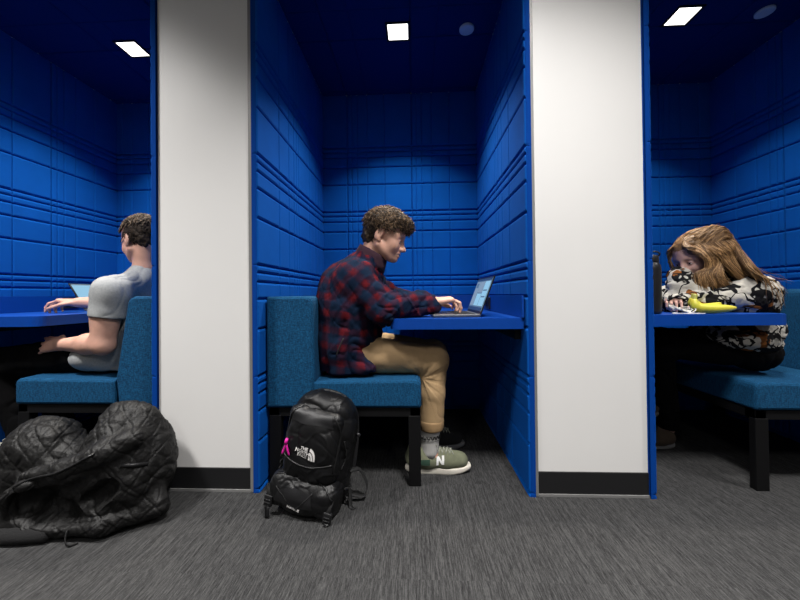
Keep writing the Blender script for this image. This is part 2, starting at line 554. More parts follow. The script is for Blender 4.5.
for nm, (x0, x1) in BOOTH.items():
    base = {'left': -1.83, 'centre': -.49, 'right': 1.78}[nm]
    back_wall(nm, x0, x1, base)
    if nm == 'left':
        side_wall(nm, 'outer', x0, 1, .58, 1); side_wall(nm, 'inner', x1, -1, .505, -1)
    elif nm == 'centre':
        side_wall(nm, 'left', x0, 1, .505, -1); side_wall(nm, 'right', x1, -1, .505, -1)
    else:
        side_wall(nm, 'inner', x0, 1, .505, -1); side_wall(nm, 'outer', x1, -1, .58, 1)
    shell('wall_%s_booth_rear_backing' % nm, (x0 - .02, DEP + .014, 0), (x1 + .02, DEP + .1, CZ), M_lam)
    # felt ceiling with shallow panel joints
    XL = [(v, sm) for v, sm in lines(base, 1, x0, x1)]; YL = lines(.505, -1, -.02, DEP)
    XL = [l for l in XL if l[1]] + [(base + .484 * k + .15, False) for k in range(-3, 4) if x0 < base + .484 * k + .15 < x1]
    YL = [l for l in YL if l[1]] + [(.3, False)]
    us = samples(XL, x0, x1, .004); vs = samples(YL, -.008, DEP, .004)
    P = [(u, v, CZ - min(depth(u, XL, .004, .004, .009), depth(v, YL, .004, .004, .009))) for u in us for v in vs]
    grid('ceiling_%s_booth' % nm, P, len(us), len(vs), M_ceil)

# ------------------------------------------------------------------ ceiling fittings
BOOTH_W = 12
def downlight(x, y, where, watts=BOOTH_W):
    t = thing('recessed_downlight', (x, y, CZ), 'square glowing downlight in the blue ceiling of ' + where, 'light', 'recessed booth downlights')
    mb = MB(); a = .058; b = .068; z0 = CZ - .006; z1 = CZ + .004
    for lo, hi in (((-b, -b), (b, -a)), ((-b, a), (b, b)), ((-b, -a), (-a, a)), ((a, -a), (b, a))):
        mb.box((x + lo[0], y + lo[1], z0), (x + hi[0], y + hi[1], z1))
    mb.build('light_frame', M_frame, t, False)
    l = bpy.data.lights.new('booth_lamp', 'AREA'); l.size = .1; l.energy = watts; l.color = (1, .94, .85); l.spread = math.radians(104)
    lo_ = bpy.data.objects.new('booth_lamp', l); lo_.location = (x, y, CZ - .012); C.objects.link(lo_)
    bobj('diffuser', box_bm((x - a + .002, y - a + .002, CZ - .004), (x + a - .002, y + a - .002, CZ + .003)), M_diff, t)
downlight(-.075, .455, 'the middle booth')
downlight(-1.675, .497, 'the left booth')
downlight(1.472, .434, 'the right booth', 9)
for x, y, where in ((.313, .455, 'middle'), (1.893, .428, 'right')):
    vs = []; fs = []; n = 28
    for r, z in ((.041, CZ + .004), (.041, CZ - .009), (.036, CZ - .012)):
        vs += [(x + r * math.cos(2 * PI * k / n), y + r * math.sin(2 * PI * k / n), z) for k in range(n)]
    for i in range(2):
        fs += [(i * n + k, i * n + (k + 1) % n, (i + 1) * n + (k + 1) % n, (i + 1) * n + k) for k in range(n)]
    fs.append(tuple(2 * n + k for k in range(n)))
    tag(obj('round_cover_plate', vs, fs, M_disc, None, False), 'round pale cover plate on the ceiling of the %s booth' % where, 'ceiling disc', 'ceiling cover plates')

# ------------------------------------------------------------------ benches
def rounded_profile(pts, rad, seg=4):
    """2-D polygon with each corner rounded"""
    out = []; n = len(pts)
    for i in range(n):
        p = V(pts[i]); a = V(pts[i - 1]); b = V(pts[(i + 1) % n]); r = rad[i]
        if r <= 0: out.append(p); continue
        da, db = nrm(a - p), nrm(b - p)
        p0, p1 = p + da * r, p + db * r
        for k in range(seg + 1):
            t = k / seg; out.append((1 - t) ** 2 * p0 + 2 * t * (1 - t) * p + t * t * p1)
    return out

def extrude_xz(name, prof, y0, y1, m, parent, edge=.006):
    """profile in x,z swept along y with softened ends"""
    P = np.array(prof); n = len(P); c = (P.max(0) + P.min(0)) / 2; half = (P.max(0) - P.min(0)) / 2
    rings = []
    for y, k in ((y0, edge), (y0 + edge * .35, edge * .3), (y0 + edge, 0), (y1 - edge, 0), (y1 - edge * .35, edge * .3), (y1, edge)):
        q = []
        for i in range(n):
            q.append(c + (P[i] - c) * (1 - k / half))
        rings.append([(a[0], y, a[1]) for a in q])
    vs = [p for r in rings for p in r]; fs = []
    for i in range(len(rings) - 1):
        fs += [(i * n + k, i * n + (k + 1) % n, (i + 1) * n + (k + 1) % n, (i + 1) * n + k) for k in range(n)]
    fs += [tuple(range(n - 1, -1, -1)), tuple((len(rings) - 1) * n + k for k in range(n))]
    b = bmesh.new(); bv = [b.verts.new(tuple(map(float, v))) for v in vs]
    for f in fs: b.faces.new([bv[i] for i in f])
    return bobj(name, b, m, parent, False)

BY0, BY1 = .045, .99
def bench(xb, s, label, zt=.472, zb=.347, ztop=.845, tb=.222, tt=.216):
    """xb: wall behind the backrest, s: direction the sitter faces"""
    t = thing('booth_bench', (xb + s * .34, .5, 0), label, 'bench')
    X = lambda d: xb + s * d
    seat = rounded_profile([(X(.212), zb), (X(.695), zb), (X(.695), zt), (X(.212), zt - .008)], [.004, .012, .028, .006])
    extrude_xz('seat_cushion', seat, BY0, BY1, M_bench, t, .012)
    bk = rounded_profile([(X(.004), zb), (X(tb - .012), zb), (X(tb), zt), (X(tt), ztop), (X(.004), ztop)], [.004, .004, .01, .035, .012])
    extrude_xz('backrest', bk, BY0 - .004, BY1, M_bench, t, .012)
    mb = MB()
    x0, x1 = sorted((X(.012), X(.69)))
    for y in (BY0 + .012, BY1 - .062): mb.box((x0, y, zb - .042), (x1, y + .045, zb - .002), .002)
    for d in (.012, .645):
        a, b2 = sorted((X(d), X(d + .045))); mb.box((a, BY0 + .012, zb - .042), (b2, BY1 - .015, zb - .002), .002)
    mb.build('bench_frame', M_frame, t, False)
    for d in (.010, .637):
        for y in (BY0 + .010, BY1 - .042):
            a, b2 = sorted((X(d), X(d + .054)))
            bobj('leg', box_bm((a, y, 0), (b2, y + .03, zb - .036), .003), M_frame, t)
bench(-.668, 1, 'teal upholstered bench in the middle booth, under the man in plaid jacket')
bench(-1.160, -1, 'teal upholstered bench in the left booth, under the man in grey T-shirt', zt=.478, zb=.357, ztop=.853, tb=.205, tt=.142)
bench(2.131, -1, 'teal upholstered bench at right, its front leg bare on the carpet', zt=.462, zb=.343, ztop=.856)

# ------------------------------------------------------------------ tables
def desk(xw, s, zt, label, where):
    t = thing('booth_table', (xw + s * .29, .5, 0), label, 'table')
    a = xw + s * .003; e = xw + s * .576; R = .045; y0 = .022; y1 = DEP - .004; th = .047
    out = [(a, y0)]
    for k in range(7):
        q = -PI / 2 + k / 6 * PI / 2
        out.append((e - s * R + s * R * math.cos(q), y0 + R + R * math.sin(q)))
    out += [(e, y1), (a, y1)]
    b = bmesh.new()
    lo = [b.verts.new((p[0], p[1], zt - th)) for p in out]; hi = [b.verts.new((p[0], p[1], zt)) for p in out]
    b.faces.new(lo); tf = b.faces.new(hi); n = len(out)
    for k in range(n): b.faces.new([lo[k], lo[(k + 1) % n], hi[(k + 1) % n], hi[k]])
    es = list(tf.edges); bmesh.ops.bevel(b, geom=es, offset=.003, segments=2, affect='EDGES')
    bobj('tabletop', b, M_lam, t)
    x0, x1 = sorted((a, xw + s * .012))
    bobj('side_upstand', box_bm((x0, .014, zt + .0005), (x1, DEP - .004, zt + .095), .001), M_lam, t)
    x0, x1 = sorted((xw + s * .0125, e))
    bobj('back_upstand', box_bm((x0, DEP - .016, zt + .0005), (x1, DEP - .002, zt + .095), .001), M_lam, t)
    x0, x1 = sorted((a, xw + s * .03))
    bobj('wall_bracket', box_bm((x0, .06, zt - th - .05), (x1, DEP - .06, zt - th - .0005), .002), M_frame, t)
desk(.470, -1, .743, 'blue wall-fixed table in the middle booth, holding the open grey laptop', 'middle')
desk(-2.285, 1, .766, 'blue wall-fixed table in the left booth, in front of the man in grey', 'left')
desk(.989, 1, .752, 'blue wall-fixed table in the right booth, holding a banana and white cable', 'right')

def outlet(x, s, y, z, label):
    t = thing('power_outlet', (x, y, z), label, 'power outlet', 'black outlets on the upstands')
    x0, x1 = sorted((x, x + s * .010))
    bobj('outlet_plate', box_bm((x0, y - .05, z - .036), (x1, y + .05, z + .036), .003), M_blackpl, t)
    for dy in (-.022, .022):
        a, b2 = sorted((x + s * .0095, x + s * .0125))
        bobj('socket', box_bm((a, y + dy - .015, z - .02), (b2, y + dy + .015, z + .02), .001), M_frame, t)
outlet(.4575, -1, .64, .79, 'small black power outlet on the blue upstand behind the open grey laptop')
outlet(-2.2725, 1, .68, .815, 'small black power outlet on the blue upstand in the left booth')

# ------------------------------------------------------------------ lights and camera
M_panel = mat('corridor light panel', (1, 1, 1), .5, emit=((1, .97, .93), 3))
def corridor_light(x, y, w, d, e, label, spread):
    t = thing('ceiling_panel_light', (x, y, 3.0), label, 'light', 'corridor ceiling lights out of the picture')
    bobj('diffuser', box_bm((x - w / 2, y - d / 2, 2.985), (x + w / 2, y + d / 2, 2.999)), M_panel, t)
    l = bpy.data.lights.new('corridor_lamp', 'AREA'); l.shape = 'RECTANGLE'; l.size = w; l.size_y = d; l.energy = e
    l.color = (1, .975, .95); l.spread = math.radians(spread)
    o = bpy.data.objects.new('corridor_lamp', l); o.location = (x, y, 2.975); C.objects.link(o)
for x, y, w, d, e, sp_ in ((-1.95, -1.05, .4, .4, 58, 108), (.50, -1.05, .4, .4, 47, 104), (2.85, -1.05, .4, .4, 40, 104), (-1.2, -3.0, .6, .6, 17, 150), (1.2, -3.0, .6, .6, 14, 150)):  # rear pair is added and unseen, a weak fill on the pillars
    corridor_light(x, y, w, d, e, 'unseen square white light panel in the corridor ceiling', sp_)
w = bpy.data.worlds.new('World'); bpy.context.scene.world = w; w.use_nodes = True
w.node_tree.nodes['Background'].inputs[0].default_value = (.6, .7, 1, 1)
w.node_tree.nodes['Background'].inputs[1].default_value = .004

def camera():
    cam = bpy.data.cameras.new('camera'); o = bpy.data.objects.new('camera', cam); C.objects.link(o)
    F = 330.; yaw = math.radians(2.43); pit = math.radians(.45); rol = math.radians(.6)
    cam.sensor_width = 36; cam.lens = F / 800 * 36; cam.clip_start = .02
    f = V(-math.sin(yaw), math.cos(yaw), 0); r = V(math.cos(yaw), math.sin(yaw), 0); u = V(0, 0, 1)
    f, u = f * math.cos(pit) + u * math.sin(pit), u * math.cos(pit) - f * math.sin(pit)
    r, u = r * math.cos(rol) - u * math.sin(rol), u * math.cos(rol) + r * math.sin(rol)
    M = Matrix.Identity(4)
    for i in range(3): M[i][0], M[i][1], M[i][2], M[i][3] = r[i], u[i], -f[i], (0, -1.41, .85)[i]
    o.matrix_world = M
    cam.shift_x = .03 / 800; cam.shift_y = -8.445 / 800
    bpy.context.scene.camera = o
camera()
sc = bpy.context.scene
sc.view_settings.view_transform = 'Standard'; sc.view_settings.look = 'None'
sc.view_settings.exposure = .16; sc.view_settings.gamma = 1
# ------------------------------------------------------------------ people: shared pieces
def skin_mat(name, col):
    return mat(name, col, .48, bump=(420, .06), var=(26, .10), spec=.4, sss=.06)
M_skin = skin_mat('warm fair skin', (.60, .335, .245))
M_skin2 = skin_mat('pale pink skin', (.56, .315, .24))
M_skin3 = skin_mat('pale skin with painted shade', (.50, .30, .25))  # shade on the woman's face is put into this skin colour
M_eyew = mat('eye white', (.7, .68, .66), .2)
M_iris = mat('dark iris', (.03, .018, .01), .15)
M_brow = mat('dark eyebrow hair', (.018, .010, .006), .8)
M_lip = mat('lip', (.42, .15, .13), .45)

def head(S, H, jaw=1.0):
    """adult head in frame H (origin between the ears, forward x, left y, up z)"""
    M = H.M; k = H.s
    def e(c, r, kk=.02, op='u', R=None): S.ell(H(*c), V(r) * k, M if R is None else M @ R, kk * k, op)
    def c(a, b, ra, rb, kk=.02, op='u'): S.cap(H(*a), H(*b), ra * k, rb * k, kk * k, None, op)
    e((-.014, 0, .045), (.094, .074, .080), .01)
    e((.030, 0, .050), (.066, .066, .064), .03)
    e((.040, 0, -.010), (.052, .060, .075), .03)
    e((.032, 0, -.056), (.052, .050, .038), .03)
    for s in (-1, 1):
        c((-.002, s * .055, -.044), (.058, s * .024, -.083), .018, .015, .03)        # jaw line
        e((.066, s * .038, -.024), (.024, .024, .026), .025)                          # cheek
        c((.079, s * .014, .024), (.070, s * .048, .022), .012, .010, .02)            # brow ridge
    e((.078, 0, -.085), (.021, .023, .018), .015)                                      # chin
    e((.081, 0, -.056), (.015, .024, .024), .02)                                      # mouth mound
    for s in (-1, 1):
        e((.098, s * .031, .002), (.015, .018, .012), .014, 's')                      # eye socket
        e((.078, s * .031, .001), (.0145, .016, .0125), .006)                         # lid over the eyeball
    c((.088, 0, .014), (.110, 0, -.026), .0082, .0105, .014)                          # nose
    e((.114, 0, -.029), (.0105, .0105, .0095), .008)
    for s in (-1, 1): e((.101, s * .0135, -.033), (.012, .008, .0085), .007)
    c((.096, -.017, -.0535), (.096, .017, -.0535), .0055, .0055, .006); e((.0985, 0, -.0525), (.007, .014, .0055), .005)
    e((.096, 0, -.0650), (.0085, .019, .0065), .006)
    e((.101, 0, -.0590), (.006, .022, .0014), .003, 's')                              # parted lips
    for s in (-1, 1):                                                                 # ears
        a = math.radians(14)
        R = np.array([[math.cos(a), 0, math.sin(a)], [0, 1, 0], [-math.sin(a), 0, math.cos(a)]])
        e((-.010, s * .076, .004), (.019, .009, .033), .006, 'u', R)
        e((-.007, s * .087, .008), (.010, .008, .019), .005, 's', R)
        e((-.002, s * .074, -.024), (.009, .007, .010), .006)

def face_parts(H, body, eyes=(1, -1), openness=.0045):
    for s in eyes:
        mb = MB(); k = H.s
        # visible slit of the eye: a small almond patch sitting on the lid
        vs = []; fs = []; n = 14
        for ring, f in enumerate((1.0, .62, .0)):
            for q in range(n if f else 1):
                t = 2 * PI * q / n
                y = s * .031 + .0125 * math.cos(t) * f; z = -.001 + openness * math.sin(t) * f * (1 - .25 * math.cos(t) * s)
                vs.append(H(.0915 - 30 * (y - s * .031) ** 2 - 3 * (z ** 2) + .0012 * (1 - f), y, z))
        for q in range(n):
            fs.append((q, (q + 1) % n, n + (q + 1) % n, n + q)); fs.append((n + q, n + (q + 1) % n, 2 * n))
        o = obj('eye', vs, fs, M_eyew, body)
        vs = []; fs = []
        for ring, f in enumerate((1.0, 0)):
            for q in range(n if f else 1):
                t = 2 * PI * q / n
                vs.append(H(.0932 - .001 * f, s * .030 + .0048 * math.cos(t) * f, -.001 + .0042 * math.sin(t) * f))
        for q in range(n): fs.append((q, (q + 1) % n, n))
        obj('iris', vs, fs, M_iris, o)
        # lashes / upper lid line and eyebrow
        mb.tube([H(.0895, s * .0175, .002), H(.0925, s * .026, .0050), H(.0905, s * .036, .0045), H(.081, s * .0465, .0005)], [.0006 * k, .0013 * k, .0014 * k, .0008 * k], 6)
        mb.build('eyelashes', M_brow, body)
        MB().tube([H(.0915, s * .012, .0225), H(.0905, s * .024, .0275), H(.0835, s * .040, .0285), H(.070, s * .0525, .0205)], [.0026 * k, .0040 * k, .0034 * k, .0012 * k], 7).build('eyebrow', M_brow, body)

def hand(S, wrist, fwd, palm, mirror=1, curls=(30, 30, 30, 30), thumb=(35, 25), k=1.0, spread=5, h=.004):
    """five-fingered hand: wrist point, pointing direction, palm-facing direction; mirror=+1 right hand"""
    f = nrm(fwd); p = V(palm); p = nrm(p - f * (p @ f)); s = np.cross(f, p) * mirror      # s points to the thumb side
    W = V(wrist)
    P = lambda a, b, c: W + k * (f * a + s * b + p * c)
    # palm: flattened block of overlapping rounds
    for b0, b1, r0, r1 in ((.012, .030, .0165, .0125), (.004, .010, .0165, .0135), (-.005, -.010, .0165, .0135), (-.014, -.029, .015, .0115)):
        S.cap(P(.008, b0, 0), P(.086, b1, -.002), r0 * k, r1 * k, .012)
    S.cap(P(.012, .018, .007), P(.055, .030, .010), .015 * k, .012 * k, .012)             # thumb pad
    tips = []
    for i, (b, L, r) in enumerate(((.029, (.044, .027, .021), .0080), (.0095, (.049, .030, .022), .0082), (-.0105, (.045, .028, .022), .0079), (-.029, (.035, .021, .019), .0070))):
        a = math.radians(curls[i] * .55); sp = math.radians(spread * (1.2 - i * .9))
        q = P(.086, b, -.002); rr = r * k
        for j, l in enumerate(L):
            d = math.cos(a) * (f * math.cos(sp) + s * math.sin(sp)) + math.sin(a) * p
            q2 = q + d * l * k
            S.cap(q, q2, rr, rr * .9, .004); q = q2; rr *= .9
            a += math.radians(curls[i] * (1.0 if j == 0 else .7))
        tips.append(q)
    t0, t1 = (math.radians(x) for x in thumb)
    q = P(.022, .028, .006); d = nrm(f * math.cos(t0) + s * math.sin(t0) + p * .35); q2 = q + d * .040 * k
    S.cap(q, q2, .0125 * k, .0105 * k, .008)
    d = nrm(f * math.cos(t1) + s * math.sin(t1) * .6 + p * .45); q3 = q2 + d * .030 * k
    S.cap(q2, q3, .0102 * k, .009 * k, .004)
    d = nrm(f * math.cos(t1 * .5) + s * math.sin(t1 * .3) + p * .5); S.cap(q3, q3 + d * .024 * k, .009 * k, .0075 * k, .004)
    return P

def folds(f1, a1, f2, a2, seed=0, stretch=(1, 1, 1)):
    """cloth creases: ridged noise, sharp valleys between soft rolls"""
    st = V(stretch)
    def d(v):
        w = v + .04 * np.stack([vnoise(v, 7, seed + 1), vnoise(v, 7, seed + 2), vnoise(v, 7, seed + 3)], 1)
        r = 1 - np.abs(vnoise(w * st, f1, seed)) * 2
        q = 1 - np.abs(vnoise(w * st, f2, seed + 5)) * 2
        return -a1 * np.clip(r, 0, 1) ** 2 - a2 * np.clip(q, 0, 1) ** 2 + a1 * .3
    return d

def ring_loft(name, rings, thick, m, parent, close_top=False):
    """closed rings lofted and given thickness by an inner skin"""
    n = len(rings[0]); vs = []; fs = []
    R = [np.asarray(r, float) for r in rings]
    inner = [r.mean(0) + (r - r.mean(0)) * (1 - thick / np.maximum(np.linalg.norm(r - r.mean(0), axis=1, keepdims=True), 1e-6)) for r in R]
    allr = R + inner[::-1]
    for r in allr: vs += list(r)
    L = len(allr)
    for i in range(L):
        j = (i + 1) % L
        for k in range(n):
            k2 = (k + 1) % n; fs.append((i * n + k, i * n + k2, j * n + k2, j * n + k))
    return obj(name, vs, fs, m, parent)

def ring(c, ax, ay, rx, ry, n=28, wob=0, seed=0):
    c = V(c); ax = nrm(ax); ay = V(ay); ay = nrm(ay - ax * (ay @ ax))
    out = []
    for q in range(n):
        t = 2 * PI * q / n; w = 1 + wob * math.sin(3 * t + seed) * .5 + wob * math.sin(7 * t + 2 * seed) * .5
        out.append(c + ax * rx * w * math.cos(t) + ay * ry * w * math.sin(t))
    return out

def plaid_mat():
    m = bpy.data.materials.new('navy and dark red plaid fleece'); m.use_nodes = True
    nt = m.node_tree; L = nt.links.new; b = nt.nodes['Principled BSDF']
    b.inputs['Roughness'].default_value = .95; b.inputs['Specular IOR Level'].default_value = .1
    at = N(nt, 'ShaderNodeAttribute', attribute_name='fab')
    nz = N(nt, 'ShaderNodeTexNoise'); nz.inputs['Scale'].default_value = 60; nz.inputs['Detail'].default_value = 3
    ns = N(nt, 'ShaderNodeVectorMath', operation='SCALE'); ns.inputs['Scale'].default_value = .022; L(nz.outputs['Color'], ns.inputs[0])
    ad = N(nt, 'ShaderNodeVectorMath', operation='ADD'); L(at.outputs['Vector'], ad.inputs[0]); L(ns.outputs[0], ad.inputs[1])
    sp = N(nt, 'ShaderNodeSeparateXYZ'); L(ad.outputs[0], sp.inputs[0])
    def band(out, period, ph):
        a = N(nt, 'ShaderNodeMath', operation='MULTIPLY'); a.inputs[1].default_value = 2 * PI / period; L(out, a.inputs[0])
        p = N(nt, 'ShaderNodeMath', operation='ADD'); p.inputs[1].default_value = ph; L(a.outputs[0], p.inputs[0])
        s = N(nt, 'ShaderNodeMath', operation='SINE'); L(p.outputs[0], s.inputs[0])
        r = N(nt, 'ShaderNodeMapRange'); r.interpolation_type = 'SMOOTHSTEP'; r.inputs['From Min'].default_value = -.35; r.inputs['From Max'].default_value = 1.0
        L(s.outputs[0], r.inputs['Value']); return r.outputs[0]
    u = band(sp.outputs['X'], .074, .4); v = band(sp.outputs['Y'], .070, 1.1)
    mu = N(nt, 'ShaderNodeMath', operation='MULTIPLY'); L(u, mu.inputs[0]); L(v, mu.inputs[1])
    sm = N(nt, 'ShaderNodeMath', operation='ADD'); L(u, sm.inputs[0]); L(v, sm.inputs[1])
    hf = N(nt, 'ShaderNodeMath', operation='MULTIPLY'); hf.inputs[1].default_value = .5; L(sm.outputs[0], hf.inputs[0])
    m1 = N(nt, 'ShaderNodeMixRGB'); m1.inputs[1].default_value = (.0045, .0125, .032, 1); m1.inputs[2].default_value = (.040, .007, .016, 1)
    L(hf.outputs[0], m1.inputs[0])
    big = N(nt, 'ShaderNodeTexNoise'); big.inputs['Scale'].default_value = 13; big.inputs['Detail'].default_value = 2
    br = N(nt, 'ShaderNodeMapRange'); br.inputs['From Min'].default_value = .35; br.inputs['From Max'].default_value = .6; br.inputs['To Min'].default_value = .25; L(big.outputs['Fac'], br.inputs['Value'])
    fade = N(nt, 'ShaderNodeMath', operation='MULTIPLY'); L(mu.outputs[0], fade.inputs[0]); L(br.outputs[0], fade.inputs[1])
    m2 = N(nt, 'ShaderNodeMixRGB'); m2.inputs[2].default_value = (.115, .009, .014, 1); L(fade.outputs[0], m2.inputs[0]); L(m1.outputs[0], m2.inputs[1])
    L(m2.outputs[0], b.inputs['Base Color'])
    bp = N(nt, 'ShaderNodeBump'); bp.inputs['Strength'].default_value = .4; bp.inputs['Distance'].default_value = .003
    n2 = N(nt, 'ShaderNodeTexNoise'); n2.inputs['Scale'].default_value = 320; L(n2.outputs['Fac'], bp.inputs['Height']); L(bp.outputs[0], b.inputs['Normal'])
    return m
M_plaid = plaid_mat()
M_collar = mat('dark maroon collar lining', (.030, .008, .018), .95, bump=(260, .3))
M_khaki = mat('khaki cotton trousers', (.40, .265, .135), .85, bump=(500, .2), var=(14, .10))
M_cuffk = mat('rolled khaki cuff', (.30, .19, .09), .85, bump=(500, .2), var=(20, .08))
M_sock = mat('grey white ribbed sock', (.48, .47, .45), .9, bump=(300, .4, (1, 1, .1)))
M_black = mat('black print', (.01, .01, .01), .7)
M_suede = mat('olive green suede', (.155, .165, .105), .95, bump=(400, .25), var=(40, .14))
M_sole = mat('off white foam sole', (.66, .62, .54), .7, bump=(90, .15))
M_lace = mat('grey green shoe lace', (.32, .33, .27), .9)
M_dkgreen = mat('dark green heel suede', (.020, .055, .035), .9)
M_whiteprint = mat('white print', (.78, .78, .76), .6)
M_hairdk = mat('dark brown curls', (.030, .018, .010), .62, var=(60, .5), spec=.35)
M_hairlt = mat('light brown curl tips', (.17, .105, .055), .55, var=(70, .5), spec=.4)

def curls(name, H, center, rad, count, length, r, mats, parent, cut, seed=1, curl=.012, turns=1.2, up=.3):
    """short hair built of many curling locks rooted on a scalp ellipsoid; cut(local point) keeps a lock"""
    rg = np.random.default_rng(seed); mb = MB(); made = 0; tries = 0
    while made < count and tries < count * 20:
        tries += 1
        d = nrm(rg.normal(size=3)); p = V(center) + d * V(rad)
        if not cut(p): continue
        made += 1
        n = nrm(d / V(rad)); t = nrm(np.cross(n, rg.normal(size=3))); b = np.cross(n, t)
        L = length * (0.7 + .6 * rg.random()); pts = []
        ph = rg.random() * 6; tn = turns * (.7 + .6 * rg.random()); cr = curl * (.6 + .7 * rg.random())
        lean = t * (.4 + .5 * rg.random())
        for q in range(9):
            u = q / 8; a = ph + u * tn * 2 * PI
            off = n * (L * u * up) + lean * L * u * .8 + (t * math.cos(a) + b * math.sin(a)) * cr * min(1, u * 2) + V(0, 0, -1) * L * u * u * .25
            pts.append(H(*(p + off)))
        mb.tube(pts, [r * H.s * x for x in (.8, 1, 1, 1, .95, .9, .75, .55, .2)], 5, m=0 if rg.random() < .55 else 1)
    return mb.build(name, mats, parent)

def shoe(name, o, yaw, L, parent, m_up, m_sole, m_lace, mats_extra=None, logo=True, label=None):
    """running shoe: o = heel point on the ground, toe towards yaw"""
    c, s = math.cos(yaw), math.sin(yaw); F = Frame(o, (c, s, 0)); w = L / .30
    S = SDF(F(.15 * w, 0, .07) - .24 * w, F(.15 * w, 0, .07) + .24 * w, .0032)
    q = lambda x, y, z: F(x * w, y * w, z * w)
    S.cap(q(.045, 0, .060), q(.10, 0, .058), .040 * w, .040 * w, .02)
    S.cap(q(.10, 0, .055), q(.19, .002, .050), .041 * w, .040 * w, .03)
    S.cap(q(.19, .002, .050), q(.252, .004, .043), .040 * w, .031 * w, .03)
    S.ell(q(.240, .004, .050), V(.046, .040, .034) * w, F.M, .02)
    S.cap(q(.035, 0, .070), q(.045, 0, .112), .034 * w, .031 * w, .02)                 # heel counter
    S.cap(q(.075, 0, .09), q(.115, 0, .118), .034 * w, .022 * w, .03)                    # tongue and throat
    S.cap(q(.10, 0, .095), q(.20, .002, .066), .024 * w, .018 * w, .02)
    S.ell(q(.060, 0, .145), V(.034, .028, .042) * w, F.M, .01, 's')                       # opening
    S.half(q(0, 0, .018), (0, 0, -1), .002)
    up = S.mesh(name, m_up, parent, smooth=1)
    if label: up['label'] = label
    # sole: outline swept up with a rounded wall
    out = []
    for k in range(48):
        t = 2 * PI * k / 48; x = .150 + .1555 * math.cos(t)
        half = .036 + .008 * math.sin((x - .02) / .28 * PI * 1.0 - .9) - .006 * math.exp(-((x - .13) / .05) ** 2)
        y = half * 1.03 * np.sign(math.sin(t)) * abs(math.sin(t)) ** .55
        out.append((x, y))
    vs = []; fs = []; prof = ((0, .92), (.002, .955), (.008, .975), (.018, .975), (.025, .965), (.028, .93))
    for z, f in prof:
        for x, y in out:
            toe = max(0, (x - .20) / .105) ** 2 * .016; hl = max(0, (.05 - x) / .055) ** 2 * .007
            zz = z * (1 - .25 * max(0, (x - .16) / .14)) + (toe if z < .015 else toe * .8) + hl * (1 if z < .01 else .6)
            vs.append(q(.150 + (x - .150) * f, y * f, zz))
    n = 48
    for i in range(len(prof) - 1): fs += [(i * n + k, i * n + (k + 1) % n, (i + 1) * n + (k + 1) % n, (i + 1) * n + k) for k in range(n)]
    fs += [tuple(range(n - 1, -1, -1)), tuple((len(prof) - 1) * n + k for k in range(n))]
    obj('sole', vs, fs, m_sole, up)
    bv = bvh_of(up)
    mb = MB()
    for i in range(6):
        x0 = .118 + i * .0165; z = .16
        a = drape([(0, 0)], q(x0, .024, z), F.d(1, 0, 0), F.d(0, 1, 0), V(0, 0, 1), bv, .003)[0]
        m1 = drape([(0, 0)], q(x0 + .009, 0, z), F.d(1, 0, 0), F.d(0, 1, 0), V(0, 0, 1), bv, .0045)[0]
        b = drape([(0, 0)], q(x0 + .018, -.024, z), F.d(1, 0, 0), F.d(0, 1, 0), V(0, 0, 1), bv, .003)[0]
        a2 = drape([(0, 0)], q(x0, -.026, z), F.d(1, 0, 0), F.d(0, 1, 0), V(0, 0, 1), bv, .003)[0]
        b2 = drape([(0, 0)], q(x0 + .018, .024, z), F.d(1, 0, 0), F.d(0, 1, 0), V(0, 0, 1), bv, .003)[0]
        mb.tube(spline([a, m1, b], 7), .0026 * w, 6); mb.tube(spline([a2, m1 + V(0, 0, .003), b2], 7), .0026 * w, 6)
    for sg in (1, -1):   # bow
        p0 = q(.112, 0, .128); mb.tube(spline([p0, p0 + F.d(.012, sg * .025, .018), p0 + F.d(.03, sg * .04, .004), p0 + F.d(.02, sg * .02, -.006), p0], 14), .0024 * w, 6)
        mb.tube(spline([p0, p0 + F.d(.022, sg * .022, .004), p0 + F.d(.035, sg * .036, -.022)], 8), .0022 * w, 6)
    mb.build('laces', m_lace, up)
    return up, F, q, bv
# ------------------------------------------------------------------ person in the middle booth
hM = Frame((-.150, .262, 1.136), (math.cos(math.radians(-19)), -.10, math.sin(math.radians(-19))), (.33, 0, 1), 1.03)
S = SDF((-.56, .0, .02), (.32, .56, 1.34), .0036)
head(S, hM)
nk = V(-.232, .27, 1.0)
S.cap(hM(-.040, 0, -.030), nk, .050, .054, .015); S.cap(hM(-.012, 0, -.055), V(-.215, .265, 1.0), .040, .046, .012)
S.cap(nk, (-.27, .27, .90), .052, .07, .03); S.cap((-.275, .27, .90), (-.31, .27, .80), .08, .12, .05, ((0, 1, 0), 1.25)); S.cap((-.31, .27, .80), (-.34, .27, .60), .12, .115, .05, ((0, 1, 0), 1.2))
S.cap((-.34, .27, .60), (-.335, .27, .565), .11, .07, .05, ((0, 1, 0), 1.3))
for y, hp, kn, an in ((.19, (-.30, .20, .565), (.090, .185, .535), (.068, .18, .12)), (.40, (-.30, .34, .565), (.095, .385, .535), (.080, .42, .12))):
    S.cap(hp, kn, .070, .048, .03); S.cap(kn, an, .046, .034, .02); S.cap(an, (an[0] + .02, an[1], .07), .034, .030, .01); S.cap((an[0] + .0, an[1], .062), (an[0] + .10, an[1], .052), .026, .022, .01)
